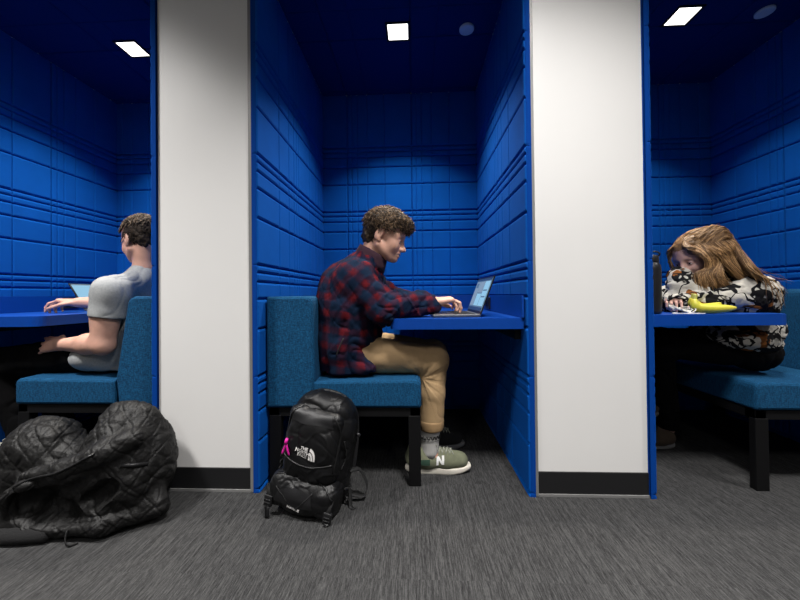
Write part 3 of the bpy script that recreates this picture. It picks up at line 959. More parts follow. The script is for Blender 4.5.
# arms inside the sleeves
shN, elN, wrN = V(-.265, .115, .915), V(-.125, .083, .782), V(.096, .140, .810)
shF, elF, wrF = V(-.250, .425, .915), V(-.110, .470, .800), V(.093, .325, .810)
for sh, el, wr in ((shN, elN, wrN), (shF, elF, wrF)):
    S.cap(sh, el, .048, .040, .02); S.cap(el, wr, .038, .027, .02); S.cap((-.27, .27, .88), sh, .08, .05, .04)
hand(S, wrN - V(.006, 0, 0), (.90, .14, .12), (.12, .12, -1), 1, (47, 50, 53, 58), (40, 26), .98, 3)
hand(S, wrF - V(.006, 0, 0), (.92, -.16, .10), (.1, -.1, -1), -1, (46, 49, 52, 57), (40, 26), .98, 3)
S.half((0, 0, 1.45), (0, 0, 1))
man = S.mesh('person', M_skin, None, smooth=1)
tag(man, 'man with curly brown hair in plaid jacket and khaki trousers, typing in the middle booth', 'person')
face_parts(hM, man, (1, -1), .0042)

# hair: solid core plus curls
def cutM(p):
    x, y, z = p
    line = .068 if x > .045 else (.05 + (x - .01) * .5 if x > .01 else (-.035 - .012 if x < -.03 else .018))
    return z > line
SH = SDF(hM(0, 0, .06) - .19, hM(0, 0, .06) + .19, .0038)
SH.ell(hM(-.012, 0, .056), V(.103, .082, .086) * hM.s, hM.M, .01)
SH.ell(hM(.040, 0, .098), V(.070, .066, .042) * hM.s, hM.M, .03)
SH.ell(hM(-.060, 0, .01), V(.052, .068, .070) * hM.s, hM.M, .02)
SH.box(hM(.085, 0, -.035), V(.080, .14, .098) * hM.s, hM.M, .01, .01, 's')
SH.box(hM(.025, 0, -.085), V(.045, .14, .10) * hM.s, hM.M, .01, .015, 's')
SH.half(hM(-.03, 0, -.062), hM.d(.25, 0, -1), .01)
hairM = SH.mesh('hair', [M_hairdk][0], man, disp=lambda v: .007 * vnoise(v, 55, 3) + .004 * vnoise(v, 120, 5))
curls('curls', hM, (-.002, 0, .062), (.104, .080, .086), 2300, .040, .0019, [M_hairdk, M_hairlt], hairM,
      lambda p: p[2] > .075 or (p[2] > .045 and p[0] < .05), 5, .0095, 1.0, .42)
curls('fringe', hM, (.062, 0, .092), (.050, .064, .036), 1000, .038, .0019, [M_hairdk, M_hairlt], hairM,
      lambda p: p[0] > .05, 8, .0085, 1.1, .35)
curls('sideburns_and_nape', hM, (-.012, 0, .03), (.100, .079, .082), 1300, .018, .0016, [M_hairdk, M_hairdk], hairM,
      lambda p: p[2] < .075 and (p[0] < -.035 or (p[2] > .03 and p[0] < .03)) and p[2] > -.052, 9, .003, .8, .2)

# jacket
fab = bone_fab([((-.335, .27, .46), (-.27, .27, .97), .16, (0, -1, 0)), (shN, elN, .07, (0, -1, .3)), (elN, wrN, .055, (0, -1, .6)), (shF, elF, .07, (0, 1, 0)), (elF, wrF, .055, (0, 0, 1))])
S = SDF((-.60, -.04, .44), (.18, .60, 1.12), .0042)
S.cap((-.335, .27, .52), (-.335, .27, .64), .158, .160, .05, ((0, 1, 0), 1.22))
S.cap((-.335, .27, .64), (-.315, .27, .80), .160, .150, .05, ((0, 1, 0), 1.28))
S.cap((-.315, .27, .80), (-.272, .27, .945), .155, .112, .06, ((0, 1, 0), 1.45))
S.cap((-.272, .27, .95), (-.226, .267, 1.025), .098, .070, .05)
S.ell((-.375, .27, .88), (.10, .17, .13), None, .06)
S.ell((-.222, .27, .505), (.105, .18, .075), None, .05)                                   # front hem over the lap
for sh, el, wr, sg in ((shN, elN, wrN, -1), (shF, elF, wrF, 1)):
    S.ell(sh + V(-.012, 0, .004), (.096, .080, .092), None, .05)
    S.cap(sh, el, .084, .072, .03); S.ell(el + V(-.004, 0, -.012), (.072, .058, .062), None, .03)
    S.cap(el, el + (wr - el) * .5, .062, .053, .03); S.cap(el + (wr - el) * .5, wr - nrm(wr - el) * .016, .053, .041, .02)
    S.half(wr, wr - el) if False else None
    S.cap(wr - nrm(wr - el) * .004, wr + nrm(wr - el) * .03, .034, .040, .004, None, 's')
    # gathered rolls along the sleeve
    for t, r in ((.18, .064), (.34, .060), (.52, .056), (.70, .050), (.86, .044)):
        c = el + (wr - el) * t; d = nrm(wr - el); o = nrm(np.cross(d, V(0, 1, .3)))
        S.cap(c + o * .012 - V(.012, 0, -.004), c - o * .018 + V(.02, 0, 0), r * .92, r * .86, .012)
S.half((0, 0, .482), (0, 0, -1), .01)
S.cap((-.30, .20, .52), (.10, .185, .505), .075, .07, .02, None, 's'); S.cap((-.30, .34, .52), (.10, .385, .505), .075, .07, .02, None, 's')
jw = folds(9, .015, 19, .007, 3)
def jdisp(v):
    d = jw(v)
    m = np.clip((v[:, 0] + .36) / .2, .35, 1) + .5 * np.clip((.75 - v[:, 2]) / .2, 0, 1)
    # sharp pull creases on the sleeve and round the elbow and belly
    def crease(f, seed, st): return np.exp(-(vnoise(st, f, seed) / .11) ** 2)
    st = np.stack([v @ V(.80, 0, .60), (v @ V(.60, .3, -.75)) * .35, v @ V(0, 1, 0) * .5], 1)
    s2 = np.stack([v @ V(.80, 0, -.55) , (v @ V(.55, .3, .80)) * .35, v @ V(0, 1, 0) * .5], 1)
    c = .0050 * crease(11, 61, st) - .0048 * crease(13, 62, st) + .0034 * crease(15, 63, s2) - .0034 * crease(17, 64, s2)
    sl = np.clip((v[:, 0] + .30) / .10, .45, 1)
    return d * np.clip(m, 0, 1.15) + c * sl
jacket = S.mesh('jacket', M_plaid, man, disp=jdisp, fab=fab, smooth=1)
jacket['label'] = 'navy and dark red plaid fleece jacket'
# stand-up collar leaning with the neck
axN = nrm(V(.62, 0, .78)); 
c0 = V(-.222, .266, 1.022); fr = nrm(V(.86, -.04, -.50)); lf = V(0, 1, 0)
ring_loft('collar', [ring(c0 + V(-.004, 0, -.022), fr, lf, .088, .088), ring(c0 + V(.002, 0, .006), fr, lf, .087, .080), ring(c0 + V(.012, 0, .028), fr, lf, .083, .075), ring(c0 + V(.020, 0, .046), fr, lf, .080, .072)], .010, M_collar, jacket)
MB().tube(spline([(-.155, .168, .560), (-.160, .150, .530), (-.150, .152, .503)], 8), .0035, 8).build('hem_snap', M_lace, jacket)
for (a, b) in (((-.318, .056, .655), (-.352, .060, .575)),):
    MB().tube(spline([a, (V(a) + V(b)) / 2 + V(0, -.004, 0), b], 8), .0032, 6).build('pocket_welt', M_black, jacket)

# trousers
S = SDF((-.50, .04, .16), (.22, .54, .72), .0042)
S.cap((-.36, .21, .575), (-.36, .33, .575), .10, .10, .05); 
for hp, kn, cf in (((-.30, .20, .568), (.088, .182, .531), (.077, .180, .232)), ((-.30, .345, .568), (.095, .385, .531), (.088, .415, .225))):
    hp, kn, cf = V(hp), V(kn), V(cf)
    S.cap(hp, kn, .096, .070, .03); S.ell(kn + V(.004, 0, .0), (.074, .070, .068), None, .02)
    S.cap(kn, kn + (cf - kn) * .5, .069, .062, .02); S.cap(kn + (cf - kn) * .5, cf - V(0, 0, .02), .062, .056, .02)
    S.cap(kn + V(-.05, 0, -.05), kn + V(-.03, 0, -.10), .03, .03, .03)
S.half((0, 0, .236), (0, 0, -1), .003); S.half((0, 0, .478), (0, 0, -1), .001) if False else None
tw = folds(8, .006, 17, .0025, 21)
def tdisp(v):
    d = tw(v); k = np.exp(-((v[:, 0] - .05) ** 2 + (v[:, 2] - .47) ** 2) / .02)
    # creases fanning from behind the knee
    ang = np.arctan2(v[:, 2] - .455, v[:, 0] - .03)
    return d * .8 - .0025 * k * (np.sin(ang * 11 + v[:, 1] * 30) > .2) * 1.0
trou = S.mesh('trousers', M_khaki, man, disp=tdisp, smooth=2)
for c in ((.077, .180, .232), (.088, .415, .228)):
    c = V(c)
    ring_loft('trouser_cuff', [ring(c + V(0, 0, -.026), (1, 0, 0), (0, 1, 0), .0555, .0565, 32, .02), ring(c + V(0, 0, -.020), (1, 0, 0), (0, 1, 0), .0585, .0585, 32, .02), ring(c + V(.001, 0, .012), (1, 0, 0), (0, 1, 0), .0595, .0595, 32, .02), ring(c + V(.001, 0, .020), (1, 0, 0), (0, 1, 0),   .0575, .0575, 32, .02)], .008, M_cuffk, trou)

# socks and shoes
for c, yy, mt in ((V(.066, .180, 0), .180, M_sock), (V(.082, .418, 0), .418, M_frame)):
    rs = []
    for z, r, dx in ((.075, .040, -.002), (.10, .041, 0), (.125, .042, 0), (.15, .043, .001), (.185, .046, .002), (.215, .048, .004)):
        rs.append(ring(c + V(dx, 0, z), (1, 0, 0), (0, 1, 0), r * 1.06, r * .95, 26))
    so = ring_loft('sock', rs, .003, mt, man)
    if mt is M_sock:
        mb = MB()
        for k in range(34):       # dark zig-zag band knitted into the sock
            t0 = 2 * PI * k / 34; t1 = 2 * PI * (k + .62) / 34; za, zb = (.168, .182) if k % 2 else (.182, .168)
            P_ = lambda t, z: c + V(.002 + math.cos(t) * .0495, math.sin(t) * .0447, z)
            mb.tube([P_(t0, za), P_(t1, zb)], .0022, 5)
        mb.tube([c + V(.002 + math.cos(2 * PI * k / 40) * .0488, math.sin(2 * PI * k / 40) * .0440, .160) for k in range(41)], .0009, 5)
        mb.build('sock_band', M_black, so)
up, F, q, bv = shoe('shoe', (-.050, .182, 0), math.radians(2.5), .312, man, M_suede, M_sole, M_lace, label='olive green suede running shoe with white sole')
ax = F.d(1, 0, .12); ay = F.d(-.12, 0, 1); nn = -F.d(0, 1, 0)
def stroke_poly(P): return [V(*p, 0) for p in P]
base = q(.138, -.02, .046)
mb = MB()
for poly in (((0, 0), (.009, 0), (.015, .030), (.006, .030)), ((.006, .030), (.015, .030), (.030, 0), (.021, 0)), ((.021, 0), (.030, 0), (.036, .030), (.027, .030))):
    vs = []; nx = 5
    for i in range(nx):      # subdivide so the letter follows the curve of the shoe
        t = i / (nx - 1)
        if poly[0][1] == 0 and poly[2][1] > 0:
            a, b, c, d = poly; l = V(*a) * (1 - t) + V(*d) * t; r = V(*b) * (1 - t) + V(*c) * t
        else:
            a, b, c, d = poly; l = V(*a) * (1 - t) + V(*d) * t; r = V(*b) * (1 - t) + V(*c) * t
        vs += [V(*l, 0), V(*r, 0)]
    vs = drape([v * 1.2 for v in vs], base, ax, ay, nn, bv, .0022)
    mb.add(vs, [(2 * i, 2 * i + 1, 2 * i + 3, 2 * i + 2) for i in range(nx - 1)])
mb.build('letter_mark', M_whiteprint, up, False)
hp = [(.062 + .052 * u + 0, .050 + .026 * w) for u in np.linspace(0, 1, 7) for w in np.linspace(0, 1, 4)]
pts = drape([V(a, b, 0) for a, b in hp], q(0, -.02, 0), F.d(1, 0, 0), F.d(0, 0, 1), nn, bv, .0016)
obj('heel_patch', pts, [(i * 4 + j, (i + 1) * 4 + j, (i + 1) * 4 + j + 1, i * 4 + j + 1) for i in range(6) for j in range(3)], M_dkgreen, up)
M_dkshoe = mat('dark suede with painted shade', (.014, .014, .014), .9); M_dksole = mat('grey sole with painted shade', (.16, .16, .16), .8)  # shade at the far foot is put into both colours
up2, F2, q2, bv2 = shoe('shoe', (-.035, .425, 0), math.radians(3), .305, man, M_dkshoe, M_dksole, M_lace, label='shoe of the far foot with shade painted into its colours')
# ------------------------------------------------------------------ person in the left booth, seen from behind
M_tee = mat('heather grey jersey', (.30, .31, .315), .9, bump=(500, .12), var=(120, .10))
M_teedk = mat('grey ribbed neckband', (.26, .27, .275), .9, bump=(500, .2))
M_blktr = mat('black cotton trousers', (.0032, .0032, .0036), .95, bump=(400, .15), spec=.08)
M_hairb = mat('short dark brown hair', (.022, .014, .009), .7, var=(60, .5), spec=.25)
M_hairb2 = mat('paler brown for lit hair top', (.12, .08, .05), .65, var=(60, .4), spec=.3)  # paler tone paints the light on top of his dark hair
M_glass = mat('dark spectacle frame', (.02, .015, .012), .25)
hL = Frame((-1.447, .295, 1.144), (-.90, .40, -.20), (0, 0, 1), 1.03)
S = SDF((-2.24, .0, .03), (-1.26, .60, 1.33), .0036)
head(S, hL)
nk = V(-1.425, .297, .985)
S.cap(hL(-.035, 0, -.03), nk, .056, .060, .02); S.cap(hL(.0, 0, -.055), nk + V(-.02, .01, 0), .042, .05, .015)
shL, elL, wrL = V(-1.430, .090, .880), V(-1.462, .078, .632), V(-1.715, .130, .622)
shR, elR, wrR = V(-1.425, .470, .890), V(-1.600, .460, .818), V(-1.860, .352, .822)
S.cap(nk, (-1.45, .297, .88), .06, .08, .03); S.cap((-1.45, .297, .88), (-1.49, .295, .62), .09, .09, .05, ((0, 1, 0), 1.4))
for sh, el, wr in ((shL, elL, wrL), (shR, elR, wrR)):
    S.cap((-1.445, .297, .88), sh, .05, .048, .03); S.cap(sh, el, .058, .048, .02)
    S.cap(el, el + (wr - el) * .35, .046, .048, .02); S.cap(el + (wr - el) * .35, wr, .048, .030, .02, ((0, 0, 1), .95))
    S.ell(sh + (el - sh) * .45 + V(-.012, 0, 0), (.05, .05, .09), None, .03)
S.ell(elL + V(.012, 0, -.012), (.036, .036, .036), None, .02)
hand(S, wrL, (-.98, .10, -.03), (0, .85, -.5), -1, (24, 30, 36, 44), (30, 12), 1.04, 9)
hand(S, wrR, (-.96, -.10, .07), (0, -.1, -1), 1, (42, 46, 50, 54), (42, 28), 1.02, 5)
for y in (.215, .39):
    S.cap((-1.52, y, .565), (-2.12, y - .01, .50), .065, .045, .03); S.cap((-2.12, y - .01, .50), (-2.0, y, .10), .045, .035, .02); S.cap((-2.0, y, .07), (-2.10, y, .05), .03, .024, .01)
manL = S.mesh('person', M_skin2, None, smooth=1)
tag(manL, 'man in grey T-shirt and black trousers, back turned, in the left booth', 'person')
face_parts(hL, manL, (1, -1), .0042)
SH = SDF(hL(0, 0, .05) - .19, hL(0, 0, .05) + .19, .004)
SH.ell(hL(-.014, 0, .050), V(.100, .080, .084) * hL.s, hL.M, .01)
SH.ell(hL(-.062, 0, .005), V(.046, .064, .066) * hL.s, hL.M, .02)
SH.ell(hL(.045, 0, .098), V(.055, .058, .034) * hL.s, hL.M, .03)
SH.box(hL(.085, 0, -.035), V(.080, .14, .100) * hL.s, hL.M, .01, .01, 's')
SH.box(hL(.028, 0, -.085), V(.044, .14, .10) * hL.s, hL.M, .01, .015, 's')
SH.half(hL(-.03, 0, -.074), hL.d(.2, 0, -1), .01)
hairL = SH.mesh('hair', M_hairb, manL, disp=lambda v: .005 * vnoise(v, 60, 3) + .003 * vnoise(v, 130, 5))
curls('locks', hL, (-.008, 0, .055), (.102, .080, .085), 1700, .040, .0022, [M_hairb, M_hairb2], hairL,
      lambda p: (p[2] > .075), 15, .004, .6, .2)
curls('short_back_and_sides', hL, (-.014, 0, .03), (.102, .080, .082), 1600, .024, .0020, [M_hairb, M_hairb], hairL,
      lambda p: p[2] < .09 and (p[0] < -.03 or (p[2] > .03 and p[0] < .03)) and p[2] > -.062, 19, .002, .4, .06)
mb = MB()
for s in (1, -1):
    mb.tube([hL(-.012, s * .079, .022), hL(.03, s * .077, .018), hL(.080, s * .062, .012)], .0022, 6)
    mb.tube([hL(.094 - .012 * abs(math.cos(t)), s * (.034 + .024 * math.cos(t)), .002 + .017 * math.sin(t)) for t in np.linspace(0, 2 * PI, 21)], .0016, 6)
mb.tube([hL(.094, .011, .006), hL(.099, 0, .009), hL(.094, -.011, .006)], .0016, 6)
mb.build('glasses', M_glass, manL)
# T-shirt
S = SDF((-1.78, -.02, .44), (-1.27, .66, 1.05), .0042)
S.cap((-1.50, .295, .545), (-1.495, .295, .66), .128, .125, .05, ((0, 1, 0), 1.34))
S.cap((-1.495, .295, .66), (-1.462, .297, .84), .125, .112, .05, ((0, 1, 0), 1.38))
S.cap((-1.462, .297, .84), (-1.440, .297, .925), .112, .070, .05, ((0, 1, 0), 1.5))
S.cap((-1.440, .297, .93), (-1.424, .297, .985), .072, .064, .04)
S.ell((-1.60, .25, .555), (.115, .17, .085), None, .06)
for sh, el in ((shL, elL), (shR, elR)):
    S.cap(nk + V(-.006, 0, -.035), sh + V(.01, 0, .0), .060, .062, .04)
    S.ell(sh + V(.004, 0, -.012), (.066, .062, .066), None, .04)
    d = nrm(el - sh); e = sh + d * (.125 if sh is shL else .12)
    S.cap(sh, e + d * .03, .066, .070, .03)
    S.box(e + d * .075 + V(0, -.022 if sh is shL else .03, 0), (.075, .11, .075), Frame((0, 0, 0), d, (0, 1, 0)).M, .002, .003, 's')
    S.cap(e - d * .02, e + d * .02, .056, .066, .004, None, 's')
S.half((0, 0, .484), (0, 0, -1), .01)
S.ell(nk + V(-.012, 0, .040), (.058, .060, .032), None, .004, 's')
tee = S.mesh('t_shirt', M_tee, manL, disp=folds(7, .007, 15, .003, 40), smooth=1)
ax_ = nrm(V(-.75, .2, -.5))
ring_loft('neckband', [ring(nk + V(-.004, 0, -.004), ax_, (0.2, 1, 0), .068, .069), ring(nk + V(-.002, 0, .008), ax_, (.2, 1, 0), .066, .067), ring(nk + V(0, 0, .018), ax_, (.2, 1, 0), .063, .064)], .004, M_teedk, tee)
# trousers and shoes
S = SDF((-2.26, .06, .05), (-1.34, .56, .70), .0045)
S.cap((-1.49, .24, .575), (-1.49, .36, .575), .10, .10, .05)
for y in (.215, .39):
    S.cap((-1.52, y, .572), (-2.12, y - .01, .512), .096, .084, .03); S.ell((-2.125, y - .01, .508), (.082, .082, .082), None, .02)
    S.cap((-2.12, y - .01, .50), (-2.0, y, .11), .078, .058, .03)
S.half((0, 0, .075), (0, 0, -1), .003)
S.mesh('trousers', M_blktr, manL, disp=folds(9, .008, 20, .003, 51), smooth=1)
for y in (.215, .39):
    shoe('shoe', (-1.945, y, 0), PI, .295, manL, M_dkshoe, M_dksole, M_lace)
# ------------------------------------------------------------------ person in the right booth, leaning on folded arms
def fleece_mat():
    m = bpy.data.materials.new('white fleece with black and brown shapes'); m.use_nodes = True
    nt = m.node_tree; L = nt.links.new; b = nt.nodes['Principled BSDF']
    b.inputs['Roughness'].default_value = .95; b.inputs['Specular IOR Level'].default_value = .1
    tc = N(nt, 'ShaderNodeTexCoord')
    def nz(scale, off, detail=1.5, dist=.6):
        mp = N(nt, 'ShaderNodeMapping'); mp.inputs['Location'].default_value = off; L(tc.outputs['Object'], mp.inputs['Vector'])
        n = N(nt, 'ShaderNodeTexNoise'); n.inputs['Scale'].default_value = scale; n.inputs['Detail'].default_value = detail; n.inputs['Distortion'].default_value = dist
        L(mp.outputs[0], n.inputs['Vector']); return n.outputs['Fac']
    def step(o, lo, hi):
        r = N(nt, 'ShaderNodeMapRange'); r.inputs['From Min'].default_value = lo; r.inputs['From Max'].default_value = hi; L(o, r.inputs['Value']); return r.outputs[0]
    def op(k, a, c=None, v=0):
        n = N(nt, 'ShaderNodeMath', operation=k); L(a, n.inputs[0])
        if c is not None: L(c, n.inputs[1])
        else: n.inputs[1].default_value = v
        return n.outputs[0]
    n1 = nz(15, (3, 1, 2), 1.2, 1.0)
    edge = op('ABSOLUTE', op('SUBTRACT', n1, None, .46), None)
    line = step(edge, .050, .038)                       # contour outlines
    blot = step(nz(11, (9, 4, 7), 1.6, 1.2), .540, .560)        # solid black patches
    brn = step(nz(11, (1, 8, 5), 1.0, .6), .60, .615)
    mx = N(nt, 'ShaderNodeMixRGB'); mx.inputs[1].default_value = (.43, .41, .37, 1); mx.inputs[2].default_value = (.17, .06, .016, 1); L(brn, mx.inputs[0])
    blk = op('MAXIMUM', line, blot)
    m2 = N(nt, 'ShaderNodeMixRGB'); m2.inputs[2].default_value = (.008, .008, .009, 1); L(blk, m2.inputs[0]); L(mx.outputs[0], m2.inputs[1])
    L(m2.outputs[0], b.inputs['Base Color'])
    bp = N(nt, 'ShaderNodeBump'); bp.inputs['Strength'].default_value = .6; bp.inputs['Distance'].default_value = .004
    n2 = N(nt, 'ShaderNodeTexNoise'); n2.inputs['Scale'].default_value = 240; L(tc.outputs['Object'], n2.inputs['Vector']); L(n2.outputs['Fac'], bp.inputs['Height']); L(bp.outputs[0], b.inputs['Normal'])
    return m
M_fleece = fleece_mat()
M_hw = [mat('brown hair', (.21, .115, .048), .45, var=(40, .3), spec=.4), mat('golden brown hair', (.42, .25, .115), .42, var=(40, .3), spec=.4), mat('deep brown hair', (.10, .052, .022), .5, spec=.35)]
hW = Frame((1.400, .275, 1.008), (-.93, -.20, -.30), (-.3, 0, 1), .99)
S = SDF((1.02, .0, .04), (1.80, .56, 1.24), .004)
head(S, hW)
nk = V(1.500, .285, .905)
S.cap(hW(-.035, 0, -.03), nk, .046, .05, .02); S.cap(hW(.0, 0, -.055), nk + V(-.02, 0, 0), .036, .044, .015)
shN_, elN_, wrN_ = V(1.545, .165, .835), V(1.310, .185, .808), V(1.285, .235, .880)
shF_, elF_, wrF_ = V(1.515, .430, .850), V(1.330, .410, .815), V(1.245, .235, .800)
S.cap(nk, (1.55, .285, .80), .05, .08, .04); S.cap((1.55, .285, .80), (1.61, .285, .58), .08, .09, .04, ((0, 1, 0), 1.3))
for sh, el, wr in ((shN_, elN_, wrN_), (shF_, elF_, wrF_)):
    S.cap((1.53, .285, .84), sh, .055, .05, .03); S.cap(sh, el, .040, .034, .02); S.cap(el, wr, .033, .024, .02)
hand(S, wrN_, (.12, .34, .60), (.6, .3, .2), -1, (86, 90, 94, 96), (20, 5), .80, 2)
hand(S, wrF_, (-.55, -.80, .10), (0, 0, -1), 1, (44, 48, 54, 60), (42, 28), .80, 4)
S.cap((1.60, .22, .565), (1.17, .24, .605), .065, .045, .03); S.cap((1.17, .24, .605), (1.38, .46, .12), .044, .034, .02); S.cap((1.38, .46, .10), (1.32, .46, .06), .03, .026, .01)
S.cap((1.60, .36, .565), (1.17, .385, .59), .065, .045, .03); S.cap((1.17, .385, .59), (1.25, .40, .29), .045, .033, .02); S.cap((1.25, .40, .26), (1.18, .38, .235), .03, .024, .01)
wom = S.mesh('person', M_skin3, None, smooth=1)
tag(wom, 'woman with long brown hair in black and white patterned fleece, resting head on her arm', 'person')
face_parts(hW, wom, (1, -1), .0028)
# fleece jacket
S = SDF((1.12, -.02, .46), (1.86, .60, 1.04), .0045)
S.cap((1.590, .285, .58), (1.585, .285, .66), .118, .128, .05, ((0, 1, 0), 1.2))
S.cap((1.585, .285, .66), (1.560, .285, .80), .130, .12, .05, ((0, 1, 0), 1.3))
S.cap((1.560, .285, .80), (1.515, .285, .885), .115, .075, .05, ((0, 1, 0), 1.5))
S.cap((1.515, .285, .885), (1.495, .284, .930), .075, .062, .04)
S.ell((1.47, .25, .630), (.13, .17, .055), None, .06)
for sh, el, wr in ((shN_, elN_, wrN_), (shF_, elF_, wrF_)):
    S.ell(sh + V(.012, 0, .002), (.085, .078, .078), None, .05)
    S.cap(sh, el, .068, .058, .03)
    S.ell(el + V(-.002, 0, -.004), (.056, .052, .050), None, .02)
    S.cap(el, wr, .052, .048, .02)
    for t in (.25, .6, .95):
        c = el + (wr - el) * t; d = nrm(wr - el); o = nrm(np.cross(d, V(0, 1, .4)))
        S.cap(c + o * .012, c - o * .012 + d * .014, .050 - .004 * t, .046, .01)
S.cap(wrN_, wrN_ + V(.010, .030, .055), .050, .046, .02)
S.cap(wrF_, wrF_ + nrm(wrF_ - elF_) * .065, .046, .042, .02)
S.cap(wrF_ + nrm(wrF_ - elF_) * .10, wrF_ + nrm(wrF_ - elF_) * .13, .034, .040, .004, None, 's')
S.half((0, 0, .545), (0, 0, -1), .01)
for a, b in (((1.56, .22, .55), (1.17, .24, .595)), ((1.56, .36, .55), (1.17, .36, .52))): S.cap(a, b, .080, .065, .02, None, 's')
flc = S.mesh('fleece_jacket', M_fleece, wom, disp=lambda v: folds(9, .012, 21, .005, 70)(v) + .003 * vnoise(v, 90, 8), smooth=1)
# trousers and shoes
S = SDF((1.03, .06, .10), (1.78, .54, .70), .0045)
S.cap((1.60, .23, .570), (1.60, .34, .570), .095, .095, .05)
S.cap((1.60, .22, .568), (1.17, .24, .605), .088, .068, .03); S.cap((1.17, .24, .605), (1.383, .46, .13), .066, .050, .03)
S.cap((1.60, .36, .568), (1.17, .385, .59), .088, .068, .03); S.cap((1.17, .385, .59), (1.245, .395, .30), .066, .050, .03)
S.mesh('trousers', M_blktr, wom, disp=folds(9, .006, 20, .003, 81), smooth=1)
M_brshoe = mat('brown suede shoe', (.05, .034, .022), .95, bump=(300, .2))
def tilt_shoe(heel, yaw, pitch):
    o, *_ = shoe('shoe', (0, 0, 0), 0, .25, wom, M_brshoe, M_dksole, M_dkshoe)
    R = Matrix.Translation(Vector(heel)) @ Matrix.Rotation(yaw, 4, 'Z') @ Matrix.Rotation(pitch, 4, 'Y')
    for x in (o, *[c for c in bpy.data.objects if c.parent is o]):
        x.data.transform(R)
tilt_shoe((1.300, .42, .195), math.radians(195), math.radians(10))
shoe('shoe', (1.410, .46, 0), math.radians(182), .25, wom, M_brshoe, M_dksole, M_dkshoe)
# long hair: a shaped mass with hundreds of strands over it
SH = SDF((1.22, .02, .74), (1.86, .52, 1.25), .0045)
SH.ell(hW(-.020, 0, .052), V(.100, .084, .082) * hW.s, hW.M, .01)
SH.ell(hW(-.070, 0, .0), V(.050, .070, .075) * hW.s, hW.M, .03)
SH.ell(hW(.028, 0, .064), V(.0665, .0672, .0635) * hW.s, hW.M, .02)
SH.box(hW(.095, 0, -.052), V(.060, .14, .110) * hW.s, hW.M, .01, .015, 's')
SH.cap(hW(-.075, .01, .015), (1.535, .245, .945), .056, .044, .04, ((0, 1, 0), 1.2)); SH.cap((1.535, .245, .945), (1.63, .215, .885), .042, .020, .03, ((0, 1, 0), 1.5))
hairW = SH.mesh('hair', M_hw[0], wom, disp=lambda v: .003 * vnoise(v * V(1, 2.2, 2.2), 26, 3) + .0015 * vnoise(v * V(1, 2, 2), 70, 5))
rg = np.random.default_rng(11); mb = MB()
def strand(pts, r):
    P = spline(pts, 16); ph = rg.random() * 6; w = .006 * rg.random()
    for i in range(16): P[i] += w * V(math.sin(ph + i * .8), math.cos(ph * 1.3 + i * .7), math.sin(ph * .7 + i * .9)) * i / 15
    mb.tube(P, [r * x for x in (.6, .9, 1, 1, 1, 1, 1, 1, .95, .9, .85, .8, .7, .6, .45, .2)], 4, m=int(rg.choice(3, p=(.42, .28, .30))))
made = 0
while made < 1500:      # swept back over the near side and down the back
    d = nrm(rg.normal(size=3)); p = V(-.012, 0, .056) + d * V(.110, .087, .086)
    if p[2] < .035 or p[0] > .097: continue
    made += 1
    lat = p[1]; u = rg.random()
    mid = V(-.105 - .02 * rg.random(), lat * .92 + .01, .010 + .045 * rg.random() + (p[2] - .06) * .45)
    yb = .245 - lat * 1.2 + .10 * (rg.random() - .5); xs = max(0, .26 - yb) * .45
    e1 = V(1.535 + .03 * u - xs, yb, .960 + .035 * (rg.random() - .5)); e2 = V(1.575 + .06 * u - xs, yb - .01 + .05 * (rg.random() - .5), .900 - .05 * u + .03 * (rg.random() - .3))
    e3 = e2 + V(.025 * u + .008, .015 * (rg.random() - .5), -.065 - .04 * rg.random() + (.07 if rg.random() < .06 else 0))
    strand([hW(*p), hW(*((p * .72 + mid * .28) + V(-.004, .010 * np.sign(lat), .020 + .010 * (lat > .05)))), hW(*((p + mid) / 2 + V(-.012, .012 * np.sign(lat), .024 + .012 * (lat > .05)))), hW(*mid), e1, e2, e3], .00145)
made = 0
while made < 1000:      # falling past the cheek on the near side
    d = nrm(rg.normal(size=3)); p = V(-.016, 0, .054) + d * V(.100, .084, .082)
    if p[2] < .055 or p[1] < -.02 or p[0] < -.01 or p[0] > .083: continue
    made += 1; u = rg.random(); f = (p[0] + .01) / .093
    m1 = V(p[0] * .96 + .014, .084 + .012 * rg.random(), .045 - .02 * rg.random()); m2 = V(p[0] * .95 + .012 - .012 * u, .088 + .012 * rg.random(), -.030)
    e1 = V(1.415 - .100 * f + .035 * (rg.random() - .5), .160 + .03 * rg.random(), .915 + .02 * rg.random()); e2 = e1 + V(.035 * (rg.random() - .3) + .02 * (1 - f), -.020 * rg.random(), -.055 - .03 * rg.random())
    strand([hW(*p), hW(*m1), hW(*m2), e1, e2], .0014)
made = 0
while made < 1300:      # near side, from the parting down over the ear to the shoulder
    d = nrm(rg.normal(size=3)); p = V(-.018, 0, .054) + d * V(.100, .084, .082)
    if p[2] < .055 or p[1] < -.015 or p[0] > .05 or p[0] < -.095: continue
    made += 1; u = rg.random(); g = rg.random()
    m1 = V(p[0] - .010, .096 + .010 * rg.random(), .040 - .02 * g); m2 = V(p[0] * .8 - .025 - .02 * u, .096 + .012 * rg.random(), -.020)
    f = (.05 - p[0]) / .145
    e1 = V(1.470 + .055 * f + .03 * (u - .5), .150 + .03 * rg.random(), .925 + .012 * f); e2 = V(1.505 + .075 * f + .05 * u, .135 + .03 * rg.random(), .880 - .02 * g)
    e3 = e2 + V(.030 + .02 * u, .004, -.028 - .02 * g)
    strand([hW(*p), hW(*m1), hW(*m2), e1, e2, e3], .00145)
